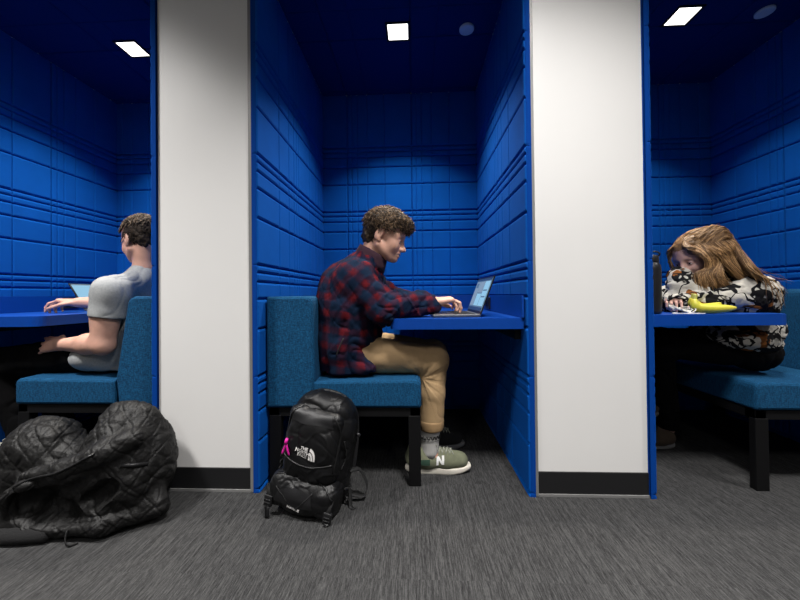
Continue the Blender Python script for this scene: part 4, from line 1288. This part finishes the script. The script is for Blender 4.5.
for k in range(1000):    # front hair swept down from the parting across the forehead to either side
    near = rg.random() < .66; sg = 1 if near else -1
    y0 = sg * (.002 + .020 * rg.random()); x0 = .030 + .045 * rg.random(); zt = .054 + .083 * math.sqrt(max(.02, 1 - ((x0 + .016) / .101) ** 2 - (y0 / .085) ** 2))
    zz = .050 + .018 * rg.random(); u = rg.random()
    P_ = [hW(x0, y0, zt + .006), hW(.072 + .026 * u, sg * (.024 + .010 * u), .110 - .022 * u), hW(.094 - .012 * (1 - u), sg * .057, zz + .012), hW(.070 - .01 * (1 - u), sg * .082, zz - .022), hW(.064 - .012 * (1 - u), sg * .092, -.020)]
    if near: P_ += [V(1.350 + .03 * rg.random(), .170 + .02 * rg.random(), .925), V(1.362 + .04 * rg.random(), .155, .875 - .03 * rg.random())]
    else: P_ += [hW(.062, -.088, -.055)]
    strand(P_, .0014)
for k in range(160):    # the far lock hanging in front of the sleeve
    p = V(.055 + .015 * rg.random(), -.02 - .05 * rg.random(), .085 - .02 * rg.random())
    e = V(1.285 + .03 * rg.random(), .245 + .03 * rg.random(), .80 + .03 * rg.random())
    strand([hW(*p), hW(.085, -.060 - .015 * rg.random(), .03), hW(.075, -.068, -.04), e + V(.012, .01, .06), e], .0013)
for k in range(26):    # fly-away ends
    y = .2 + .1 * rg.random(); x = 1.55 + .06 * rg.random()
    strand([(x, y, .96), (x + .07, y, .915 + .03 * rg.random()), (x + .10 + .05 * rg.random(), y - .02, .86 + .05 * rg.random())], .0007)
mb.build('strands', M_hw, hairW)
# ------------------------------------------------------------------ laptops
M_lapgrey = mat('space grey aluminium', (.16, .165, .175), .38, metal=.7)
M_lapblack = mat('black laptop bezel', (.008, .008, .009), .3)
M_keys = mat('black keys', (.012, .012, .013), .5)
M_scr = mat('pale blue screen', (.02, .03, .04), .25, emit=((.30, .58, .78), .8))
M_scr2 = mat('document pane', (.02, .03, .04), .25, emit=((.20, .34, .52), .36))
M_scr3 = mat('dark toolbar', (.01, .015, .03), .25, emit=((.03, .06, .12), .6))
M_scr4 = mat('white pane', (.02, .02, .02), .25, emit=((.42, .60, .80), .42))
def laptop(o, yaw, w, d, hs, tiltdeg, label, panes):
    """o: middle of the hinge on the table; yaw: the way the screen faces"""
    t = thing('laptop', o, label, 'laptop')
    F = Frame(o, (math.cos(yaw), math.sin(yaw), 0)); M = Matrix([[*F.M[i], F.o[i]] for i in range(3)] + [[0, 0, 0, 1]])
    def part(name, lo, hi, m, parent, bev=.003, MM=M):
        mb = MB(); mb.box(lo, hi, bev, 0, MM); return mb.build(name, m, parent, False)
    part('laptop_base', (.0, -w / 2, .002), (d, w / 2, .014), M_lapgrey, t)
    kb = MB(); ny, nx = 14, 5
    for i in range(nx):
        for j in range(ny):
            x = .022 + i * .019; y = -w / 2 + .018 + (j + .5) * (w - .036) / ny; k = (w - .036) / ny * .43
            kb.box((x, y - k, .0137), (x + .016, y + k, .0158), .0006, 0, M)
    kb.build('keyboard', M_keys, t, False)
    part('trackpad', (.130, -.048, .0136), (d - .012, .048, .0144), M_lapblack, t, .0002)
    a = math.radians(tiltdeg)   # lean back from vertical
    R = M @ Matrix.Translation((.004, 0, .013)) @ Matrix.Rotation(-a, 4, 'Y')
    lid = part('screen_lid', (-.006, -w / 2, 0), (.0, w / 2, hs), M_lapblack, t, .002, R)
    mb = MB(); P = lambda y, z, x=.0006: np.array(R @ Vector((x, y, z)))
    def quad(y0, y1, z0, z1, m, x): mb.add([P(y0, z0, x), P(y1, z0, x), P(y1, z1, x), P(y0, z1, x)], [(0, 1, 2, 3)], m)
    y0, y1, z0, z1 = -w / 2 + .007, w / 2 - .007, .014, hs - .008
    quad(y0, y1, z0, z1, 0, .0006)
    for i, (a0, a1, b0, b1, m) in enumerate(panes):
        quad(y0 + a0 * (y1 - y0), y0 + a1 * (y1 - y0), z0 + b0 * (z1 - z0), z0 + b1 * (z1 - z0), m, .0009 + .0002 * i)
    mb.build('display', [M_scr, M_scr2, M_scr3, M_scr4], lid, False)
    return t
laptop((.292, .225, .7432), PI + .03, .305, .212, .185, 21, 'thin dark grey laptop open in front of the man in plaid', [
    (0, 1, 0, 1, 1), (0, 1, .93, 1, 2), (0, 1, 0, .10, 2), (.04, .30, .14, .90, 3), (.33, .62, .14, .52, 0), (.33, .62, .55, .90, 3), (.65, .97, .14, .90, 0), (.08, .26, .70, .86, 1), (.68, .93, .40, .44, 1), (.68, .93, .60, .64, 1)])
laptop((-1.995, .66, .7662), .0, .31, .215, .190, 33, 'laptop with pale blue screen, half hidden behind the man in grey', [(0, 1, .955, 1, 3)])

# ------------------------------------------------------------------ things on the right table
ZR = .7525
t = thing('water_bottle', (1.052, .10, ZR), 'tall black water bottle standing at the wall end of the right table', 'bottle')
def lathe(name, c, prof, m, parent, n=32):
    vs = []; fs = []
    for r, z in prof: vs += [(c[0] + r * math.cos(2 * PI * k / n), c[1] + r * math.sin(2 * PI * k / n), c[2] + z) for k in range(n)]
    for i in range(len(prof) - 1): fs += [(i * n + k, i * n + (k + 1) % n, (i + 1) * n + (k + 1) % n, (i + 1) * n + k) for k in range(n)]
    fs += [tuple(range(n - 1, -1, -1)), tuple((len(prof) - 1) * n + k for k in range(n))]
    return obj(name, vs, fs, m, parent)
M_bottle = mat('matte black bottle', (.010, .010, .012), .35, bump=(200, .05))
lathe('bottle_body', (1.052, .10, ZR), [(.030, .0005), (.036, .004), (.037, .012), (.037, .195), (.035, .212), (.029, .222), (.027, .226)], M_bottle, t)
lathe('bottle_cap', (1.052, .10, ZR), [(.028, .226), (.029, .229), (.029, .250), (.026, .256), (.018, .258)], M_blackpl, t)
lathe('spout', (1.052, .10, ZR), [(.008, .257), (.008, .270), (.006, .273), (.004, .274)], M_blackpl, t, 16)
MB().tube(spline([(1.030, .10, ZR + .242), (1.024, .085, ZR + .262), (1.052, .075, ZR + .272), (1.080, .085, ZR + .262), (1.074, .10, ZR + .242)], 16), .0035, 8).build('carry_loop', M_blackpl, t)

def banana_mat():
    m = bpy.data.materials.new('yellow green banana peel'); m.use_nodes = True
    nt = m.node_tree; L = nt.links.new; b = nt.nodes['Principled BSDF']; b.inputs['Roughness'].default_value = .45
    tc = N(nt, 'ShaderNodeTexCoord'); n = N(nt, 'ShaderNodeTexNoise'); n.inputs['Scale'].default_value = 30; n.inputs['Detail'].default_value = 3
    L(tc.outputs['Object'], n.inputs['Vector'])
    cr = N(nt, 'ShaderNodeValToRGB'); e = cr.color_ramp.elements
    e[0].position = .3; e[0].color = (.42, .44, .035, 1); e[1].position = .7; e[1].color = (.62, .52, .05, 1)
    L(n.outputs['Fac'], cr.inputs['Fac'])
    n2 = N(nt, 'ShaderNodeTexNoise'); n2.inputs['Scale'].default_value = 75; L(tc.outputs['Object'], n2.inputs['Vector'])
    r = N(nt, 'ShaderNodeMapRange'); r.inputs['From Min'].default_value = .69; r.inputs['From Max'].default_value = .73; L(n2.outputs['Fac'], r.inputs['Value'])
    mx = N(nt, 'ShaderNodeMixRGB'); mx.inputs[2].default_value = (.05, .035, .01, 1); L(r.outputs[0], mx.inputs[0]); L(cr.outputs['Color'], mx.inputs[1])
    L(mx.outputs[0], b.inputs['Base Color']); return m
M_ban = banana_mat(); M_stem = mat('green brown banana stem', (.30, .30, .06), .6, var=(60, .3)); M_tip = mat('dark banana tip', (.04, .03, .015), .8)
def banana(path, label):
    t = thing('banana', path[0], label, 'banana', )
    P = spline(path, 22); R = [.0075, .0078, .008, .0085, .010, .0125, .015, .0165, .0175, .018, .0182, .0183, .0183, .0182, .018, .0175, .0168, .0155, .0138, .0115, .0085, .005]
    R = [r * 1.17 for r in R]; R = np.interp(np.linspace(0, 1, 22), np.linspace(0, 1, len(R)), R)
    MB().tube(P[3:], R[3:], 6).build('peel', M_ban, t)
    MB().tube(P[:5], [.0078, .0074, .0074, .0080, .0088], 8).build('stem', M_stem, t)
    d = nrm(P[-1] - P[-2]); MB().tube([P[-1] - d * .001, P[-1] + d * .005], [.0048, .003], 6).build('blossom_tip', M_tip, t)
z = ZR
banana([(1.222, .076, z + .082), (1.213, .072, z + .054), (1.222, .070, z + .028), (1.262, .066, z + .0212), (1.325, .064, z + .0212), (1.378, .066, z + .0235)], 'ripe banana nearest the front edge of the right table')
banana([(1.228, .094, z + .086), (1.224, .096, z + .060), (1.234, .100, z + .042), (1.268, .1065, z + .0228), (1.315, .109, z + .026), (1.355, .110, z + .042)], 'second banana lying behind the front one, joined at the stem')
pts = []
for k in range(90):
    u = k / 89; a = u * 2 * PI * 3.3
    pts.append((1.150 + .040 * math.cos(a) + .018 * u, .072 + .022 * math.sin(a) + .010 * math.sin(a * 2.3), z + .004 + .034 * abs(math.sin(a * .5 + .6)) * (.4 + .7 * math.sin(u * 9) ** 2)))
pts += [(1.205, .060, z + .003), (1.23, .040, z + .0025), (1.20, .036, z + .0025), (1.15, .040, z + .0025), (1.115, .045, z + .0025)]
M_cable = mat('white rubber cable', (.66, .65, .60), .5)
t = thing('charging_cable', (1.16, .07, z), 'tangled white cable beside the bananas on the right table', 'cable')
MB().tube(spline(pts, 260), .0019, 6).build('cable', M_cable, t)
mb = MB(); mb.box((1.100, .040, z + .0005), (1.118, .050, z + .007), .0015); mb.build('plug', M_cable, t, False)
# ------------------------------------------------------------------ backpack leaning on the bench
M_pack = mat('black nylon pack cloth', (.0045, .0045, .005), .42, bump=(500, .2), spec=.32)
M_pack2 = mat('charcoal nylon panel', (.011, .011, .012), .42, bump=(500, .15), spec=.42)
M_web = mat('black webbing', (.005, .005, .0055), .75, bump=(500, .3))
M_zip = mat('black zip', (.008, .008, .0085), .4)
M_pink = mat('hot pink cord', (.62, .012, .30), .5)
M_reflect = mat('silver white print', (.72, .70, .68), .4)
t = thing('backpack', (-.415, -.07, 0), 'black backpack with pink zip pull leaning against the middle bench', 'backpack')
up_ = nrm(V(.105, .13, .48)); fr_ = nrm(V(-.20, -1, 0)); B = Frame((-.428, -.060, .005), fr_, up_, .955)    # x out of the front, y to the wearer's right side seen from the front: -y is screen right
B.M[:, 1] *= -1     # so that +y is the pack's left seen from the front
bp = lambda x, y, z: B(x, y, z)
# y axis: positive = left in the picture
S = SDF((-.74, -.38, -.02), (-.12, .20, .56), .004)
S.box(bp(-.02, 0, .205), (.082, .137, .196), B.M, .07, .02)
S.box(bp(-.01, 0, .37), (.072, .110, .095), B.M, .07, .06)
S.half((0, 0, .004), (0, 0, -1), .004)
def packdisp(a, b, seed): 
    f = folds(9, a, 20, b, seed)
    def g(v):
        st = np.stack([v @ V(.7, .2, .6), v @ V(.5, .6, -.6) * .4, v @ V(.6, -.3, -.5)], 1)
        return f(v) + .0022 * np.exp(-(vnoise(st, 17, seed + 9) / .09) ** 2) - .0020 * np.exp(-(vnoise(st, 21, seed + 11) / .09) ** 2)
    return g
body = S.mesh('main_compartment', M_pack, t, disp=packdisp(.006, .003, 90))
S = SDF((-.74, -.42, -.02), (-.12, .12, .52), .0036)
S.box(bp(.055, .004, .275), (.038, .115, .143), B.M, .038, .02)
S.ell(bp(.080, .004, .24), V(.040, .105, .13), B.M, .04)
fpk = S.mesh('front_pocket', M_pack, t, disp=packdisp(.0055, .0025, 95))
S = SDF((-.74, -.46, -.02), (-.12, .12, .30), .0036)
S.box(bp(.060, .004, .075), (.062, .142, .070), B.M, .045, .02)
S.ell(bp(.092, .01, .085), V(.044, .115, .055), B.M, .04)
S.half((0, 0, .003), (0, 0, -1), .004)
lpk = S.mesh('lower_pocket', M_pack, t, disp=packdisp(.007, .003, 97))
# charcoal panels laid on the cloth
bvf = bvh_of(fpk); bvl = bvh_of(lpk); bvb = bvh_of(body)
def panel(name, outline, bv, m, parent, lift=.002, nu=14, nv=8):
    """patch between a lower and an upper edge curve given in pack coordinates (y, z)"""
    lo = spline(np.array([(p[0], p[1], 0) for p in outline[0]]), nu); hi = spline(np.array([(p[0], p[1], 0) for p in outline[1]]), nu)
    pts = []
    for i in range(nu):
        for j in range(nv):
            q = lo[i] * (1 - j / (nv - 1)) + hi[i] * j / (nv - 1); pts.append(V(q[0], q[1], 0))
    P = drape(pts, B.o, B.M[:, 1], B.M[:, 2], B.M[:, 0], bv, lift)
    return obj(name, P, [(i * nv + j, i * nv + j + 1, (i + 1) * nv + j + 1, (i + 1) * nv + j) for i in range(nu - 1) for j in range(nv - 1)], m, parent)
panel('top_panel', (((.095, .355), (.04, .352), (-.03, .358), (-.085, .352)), ((.085, .392), (.04, .405), (-.02, .408), (-.070, .395))), bvf, M_pack2, fpk)
panel('base_panel', (((.105, .050), (.03, .046), (-.06, .058)), ((.085, .098), (.02, .118), (-.045, .112))), bvl, M_pack2, lpk)
def seam(name, pts, bv, r, m, parent, n=40, lift=.001):
    q = spline(np.array([(p[0], p[1], 0) for p in pts]), n)
    P = drape(q, B.o, B.M[:, 1], B.M[:, 2], B.M[:, 0], bv, lift)
    MB().tube(P, r, 6).build(name, m, parent)
seam('pocket_zip', [(.108, .20), (.112, .30), (.098, .375), (.05, .412), (-.01, .418), (-.06, .408), (-.100, .365), (-.108, .28), (-.106, .19)], bvf, .0035, M_zip, fpk)
seam('cross_seam', [(.110, .222), (.05, .205), (-.03, .205), (-.10, .222)], bvf, .0028, M_zip, fpk)
seam('lower_zip', [(.118, .135), (.06, .150), (-.02, .148), (-.09, .132), (-.125, .100)], bvl, .0032, M_zip, lpk)
seam('v_cord', [(.10, .105), (.04, .060), (.012, .040)], bvl, .0026, M_web, lpk, 20); seam('v_cord', [(-.05, .115), (-.015, .070), (.008, .040)], bvl, .0026, M_web, lpk, 20)
# printed logo: three words and a quarter dome
LA = B.M[:, 1] * -1; LU = B.M[:, 2]
rotl = math.radians(-5)
LX = LA * math.cos(rotl) + LU * math.sin(rotl); LY = LU * math.cos(rotl) - LA * math.sin(rotl)
base = B(0, .052, .246)
mb = MB()
for w_, x, y, sz in (('THE', .0215, .0325, .0165), ('NORTH', .000, .0175, .0175), ('FACE', .0115, .0025, .0175)):
    vs, fs = text_arrays(w_, sz)
    vs = [V(v[0] + x, v[1] + y, 0) for v in vs]
    mb.add(drape(vs, base, LX, LY, B.M[:, 0], bvf, .0022), fs)
for r0, r1 in ((.000, .0145), (.0185, .0290), (.0330, .0440)):      # nested quarter arcs, flat side to the words
    n = 12; vs = []
    for k in range(n + 1):
        a = PI / 2 * k / n
        for r in (r0, r1): vs.append(V(.060 + r * math.cos(a) * .62, .002 + r * math.sin(a) * 1.0, 0))
    mb.add(drape(vs, base, LX, LY, B.M[:, 0], bvf, .0022), [(2 * k, 2 * k + 1, 2 * k + 3, 2 * k + 2) for k in range(n)])
mb.build('printed_logo', M_reflect, fpk, False)
mb = MB(); vs, fs = text_arrays('BOREALIS', .0125)
mb.add(drape([V(v[0], v[1], 0) for v in vs], B(0, .046, .044), LX, LY, B.M[:, 0], bvl, .003), fs); mb.build('printed_name', M_reflect, lpk, False)
# pink pull
c = drape([(.088, .275)], B.o, B.M[:, 1], B.M[:, 2], B.M[:, 0], bvf, .006)[0]
mb = MB(); mb.tube([c + B.d(0, 0, .012), c + B.d(.004, .002, .002), c + B.d(.004, 0, -.010)], [.0055, .007, .0055], 8)
mb.tube(spline([c + B.d(.004, 0, -.006), c + B.d(.004, .006, -.028), c + B.d(.003, .013, -.052)], 8), [.0045] * 7 + [.003], 8, flat=(B.M[:, 0], .5))
mb.tube(spline([c + B.d(.004, 0, -.006), c + B.d(.005, -.008, -.026), c + B.d(.003, -.018, -.050)], 8), [.0045] * 7 + [.003], 8, flat=(B.M[:, 0], .5))
mb.build('pink_pull', M_pink, fpk)
# haul handle, straps, buckles
def ribbon(name, pts, w, side, m, parent, n=24, th=.0016):
    P = spline(pts, n); T = np.gradient(P, axis=0); vs = []; fs = []
    for i in range(n):
        s_ = V(side(i / (n - 1))) if callable(side) else V(side)
        d = nrm(T[i]); s_ = nrm(s_ - d * (s_ @ d)); nn_ = np.cross(d, s_)
        for a, b in ((-1, -1), (1, -1), (1, 1), (-1, 1)): vs.append(P[i] + s_ * a * w / 2 + nn_ * b * th)
    for i in range(n - 1):
        for k in range(4): fs.append((i * 4 + k, i * 4 + (k + 1) % 4, (i + 1) * 4 + (k + 1) % 4, (i + 1) * 4 + k))
    fs += [(3, 2, 1, 0), tuple((n - 1) * 4 + k for k in range(4))]
    return obj(name, vs, fs, m, parent)
ribbon('haul_handle', [bp(.010, .070, .425), bp(.020, .052, .448), bp(.022, .0, .455), bp(.020, -.052, .448), bp(.010, -.070, .425)], .022, (B.M[:, 0]), M_web, t, th=.003)
MB().tube(spline([bp(-.06, .09, .43), bp(-.055, .05, .452), bp(-.055, -.02, .455), bp(-.060, -.08, .43), bp(-.075, -.105, .36)], 20), .013, 10, flat=(B.M[:, 0], .6)).build('shoulder_strap', M_pack, t)
MB().tube(spline([bp(-.08, -.07, .43), bp(-.105, -.105, .36), bp(-.110, -.122, .24), bp(-.095, -.128, .12)], 20), .014, 10, flat=(B.M[:, 0], .6)).build('shoulder_strap', M_pack2, t)
for y in (.128, -.118):
    f = B.M[:, 0]
    p0 = drape([(y, .036)], B.o, B.M[:, 1], B.M[:, 2], f, bvl, .004)[0]
    Mx = Matrix([[*B.M[i], p0[i]] for i in range(3)] + [[0, 0, 0, 1]])
    mb = MB(); mb.box((-.004, -.017, -.022), (.010, .017, .022), .004, 0, Mx); mb.box((.008, -.012, .004), (.013, .012, .008), .001, 0, Mx); mb.box((.008, -.012, -.008), (.013, .012, -.004), .001, 0, Mx)
    bk_ = mb.build('buckle', M_blackpl, t, False)
    ribbon('buckle_strap', [p0 + B.d(-.012, 0, .060), p0 + B.d(.002, 0, .038), p0 + B.d(.004, 0, .015)], .022, B.M[:, 1], M_web, t, 12)
    e = p0 + B.d(.008, 0, -.020)
    ribbon('strap_tail', [e, V(e[0] + .003, e[1] - .006, max(.008, e[2] - .012)), V(e[0] + .006, e[1] - .012, .004)], .018, B.M[:, 1], M_pack, t, 12)
# loose strap loop on the right, compression strap and side buckle
ribbon('loose_strap', [bp(-.03, -.140, .155), V(-.235, -.030, .118), V(-.205, -.035, .060), V(-.215, -.050, .020), V(-.260, -.060, .030), bp(.0, -.150, .055)], .018, (0, 1, .2), M_web, t, 40)
ribbon('loose_strap', [bp(.02, -.142, .10), V(-.268, -.080, .060), V(-.262, -.095, .004), V(-.245, -.110, .003)], .016, (.6, .8, 0), M_web, t, 24)
MB().tube([bp(-.02, -.150, .325), bp(-.02, -.166, .318)], .007, 8).build('side_toggle', M_blackpl, t)
seam('compression_cord', [(-.120, .30), (-.128, .24), (-.120, .18)], bvb, .003, M_web, t, 20, .004)
for k in range(4):
    y = .150; z0 = .10 + k * .028
    MB().tube(spline([bp(.02, .146, z0), bp(.03, .160, z0 + .014), bp(.0, .152, z0 + .028)], 10), .0026, 6).build('side_bungee', M_web, t)

# ------------------------------------------------------------------ quilted coat dropped on the floor
def coat_mat():
    m = bpy.data.materials.new('black quilted nylon cloth'); m.use_nodes = True
    nt = m.node_tree; L = nt.links.new; b = nt.nodes['Principled BSDF']
    b.inputs['Base Color'].default_value = (.0062, .0060, .0060, 1); b.inputs['Roughness'].default_value = .55; b.inputs['Specular IOR Level'].default_value = .26
    tc = N(nt, 'ShaderNodeTexCoord'); n = N(nt, 'ShaderNodeTexNoise'); n.inputs['Scale'].default_value = 90; n.inputs['Detail'].default_value = 4
    L(tc.outputs['Object'], n.inputs['Vector']); bpn = N(nt, 'ShaderNodeBump'); bpn.inputs['Strength'].default_value = .35; bpn.inputs['Distance'].default_value = .008
    L(n.outputs['Fac'], bpn.inputs['Height']); L(bpn.outputs[0], b.inputs['Normal']); return m
M_coat = coat_mat(); M_lining = mat('black coat lining', (.005, .005, .006), .6); M_fleeceblk = mat('black rib knit', (.004, .004, .0045), .95, bump=(260, .5))
S = SDF((-1.86, -.42, -.02), (-.90, .10, .52), .0042)
e = S.ell
# right hump: a big rolled body of coat
S.ell((-1.150, -.120, .225), (.170, .150, .200), None, .05)
S.ell((-1.110, -.150, .140), (.150, .150, .150), None, .06)
S.cap((-1.225, -.10, .375), (-1.10, -.11, .385), .050, .050, .05)
# left hump
S.ell((-1.500, -.130, .190), (.190, .140, .165), None, .05)
S.cap((-1.53, -.12, .305), (-1.43, -.13, .300), .060, .060, .04)
S.ell((-1.62, -.14, .13), (.13, .13, .14), None, .05)
# base folds along the floor
S.cap((-1.60, -.235, .060), (-1.36, -.285, .045), .065, .050, .03); S.cap((-1.36, -.285, .045), (-1.12, -.265, .050), .050, .055, .03); S.cap((-1.12, -.265, .055), (-.99, -.185, .060), .055, .055, .03)
S.ell((-1.33, -.13, .12), (.22, .13, .14), None, .05)
# the collar roll sweeping from the left base up across the front to the right hump
S.poly([V(-1.46, -.262, .085), V(-1.43, -.290, .150), V(-1.35, -.300, .205), V(-1.24, -.290, .235), V(-1.12, -.265, .290), V(-1.04, -.22, .33)], [.040, .046, .048, .044, .040, .035], .03)
# dark hollows
S.ell((-1.345, -.335, .122), (.062, .060, .040), None, .03, 's')
S.ell((-1.235, -.225, .115), (.10, .075, .075), None, .04)
S.ell((-1.265, -.335, .098), (.070, .055, .030), None, .03, 's')
S.ell((-1.325, -.15, .385), (.070, .10, .085), None, .05, 's')
S.ell((-1.12, -.300, .155), (.070, .05, .030), Frame((0, 0, 0), (1, 0, .55)).M, .02, 's')
S.half((0, 0, .003), (0, 0, -1), .004); S.half((0, -.012, 0), (0, 1, 0), .02)
fq = folds(4.5, .022, 10, .008, 130, (1, 1, 1.2))
def cdisp(v):
    # quilting: a diamond lattice of stitched channels on top of the big folds
    w = v + .022 * np.stack([vnoise(v, 7, 141), vnoise(v, 7, 142), vnoise(v, 7, 143)], 1)
    a = (w[:, 0] * .80 + w[:, 2] * .75 + w[:, 1] * .35) / .066; b = (w[:, 0] * .75 - w[:, 2] * .80 + w[:, 1] * .55) / .066
    la = np.abs(a - np.round(a)); lb = np.abs(b - np.round(b))
    q = np.exp(-(la / .05) ** 2) + np.exp(-(lb / .05) ** 2)
    st = np.stack([v @ V(.75, .2, .62), v @ V(.5, .6, -.62) * .35, v @ V(.62, -.3, -.5)], 1)
    # sharp cloth creases: thin ridges and valleys running along the pull of the cloth
    def crease(f, seed, st_):
        n = vnoise(st_, f, seed); return np.exp(-(n / .10) ** 2)
    d = fq(v) - .0030 * np.clip(q, 0, 1.2) - .010
    d = d + .0030 * crease(8, 150, st) - .0030 * crease(10, 153, st) + .0018 * crease(24, 155, st) - .0016 * crease(26, 158, st) + .0012 * vnoise(v, 90, 151)
    return d
coat = S.mesh('quilted_coat', M_coat, None, disp=cdisp, smooth=1)
tag(coat, 'crumpled black quilted coat heaped on the carpet at left', 'coat')
bvc = BVHTree.FromPolygons([v.co for v in coat.data.vertices], [tuple(p.vertices) for p in coat.data.polygons])
def onc(x, z, lift=.003):
    h = bvc.ray_cast(Vector((x, -.6, z)), Vector((0, 1, 0)))
    return np.array(h[0]) + V(0, -lift, 0) if h[0] is not None else V(x, -.25, z)
# knitted hem roll at the bottom left, zip along the opening, pocket welt and a tag
P = spline([V(-1.60, -.245, .110), V(-1.60, -.285, .050), V(-1.50, -.315, .030), V(-1.38, -.318, .028), V(-1.27, -.300, .026)], 30)
MB().tube(P, [.012] + [.026] * 28 + [.012], 12).build('knit_hem', M_fleeceblk, coat)
MB().tube([onc(x, z) for x, z in spline(np.array([(-1.45, .11, 0), (-1.42, .165, 0), (-1.34, .222, 0), (-1.22, .255, 0), (-1.12, .305, 0)]), 24)[:, :2]], .0035, 6).build('zip', M_zip, coat)
MB().tube([onc(x, z, .004) for x, z in ((-1.06, .245), (-1.03, .238), (-1.00, .226))], .007, 8).build('pocket_welt', M_pack2, coat)
mb = MB(); ps = [onc(-1.475, .082, .012), onc(-1.435, .068, .012), onc(-1.430, .076, .012), onc(-1.468, .094, .012)]
ps = [p + V(0, -.012, 0) for p in ps]; mb.add(ps, [(0, 1, 2, 3)]); mb.build('care_tag', M_whiteprint, coat, False)
ribbon('drawcord', [onc(-1.20, .05, .004), V(-1.195, -.330, .020), V(-1.18, -.330, .006), V(-1.165, -.315, .005)], .008, (0, 0, 1), M_web, coat, 16)
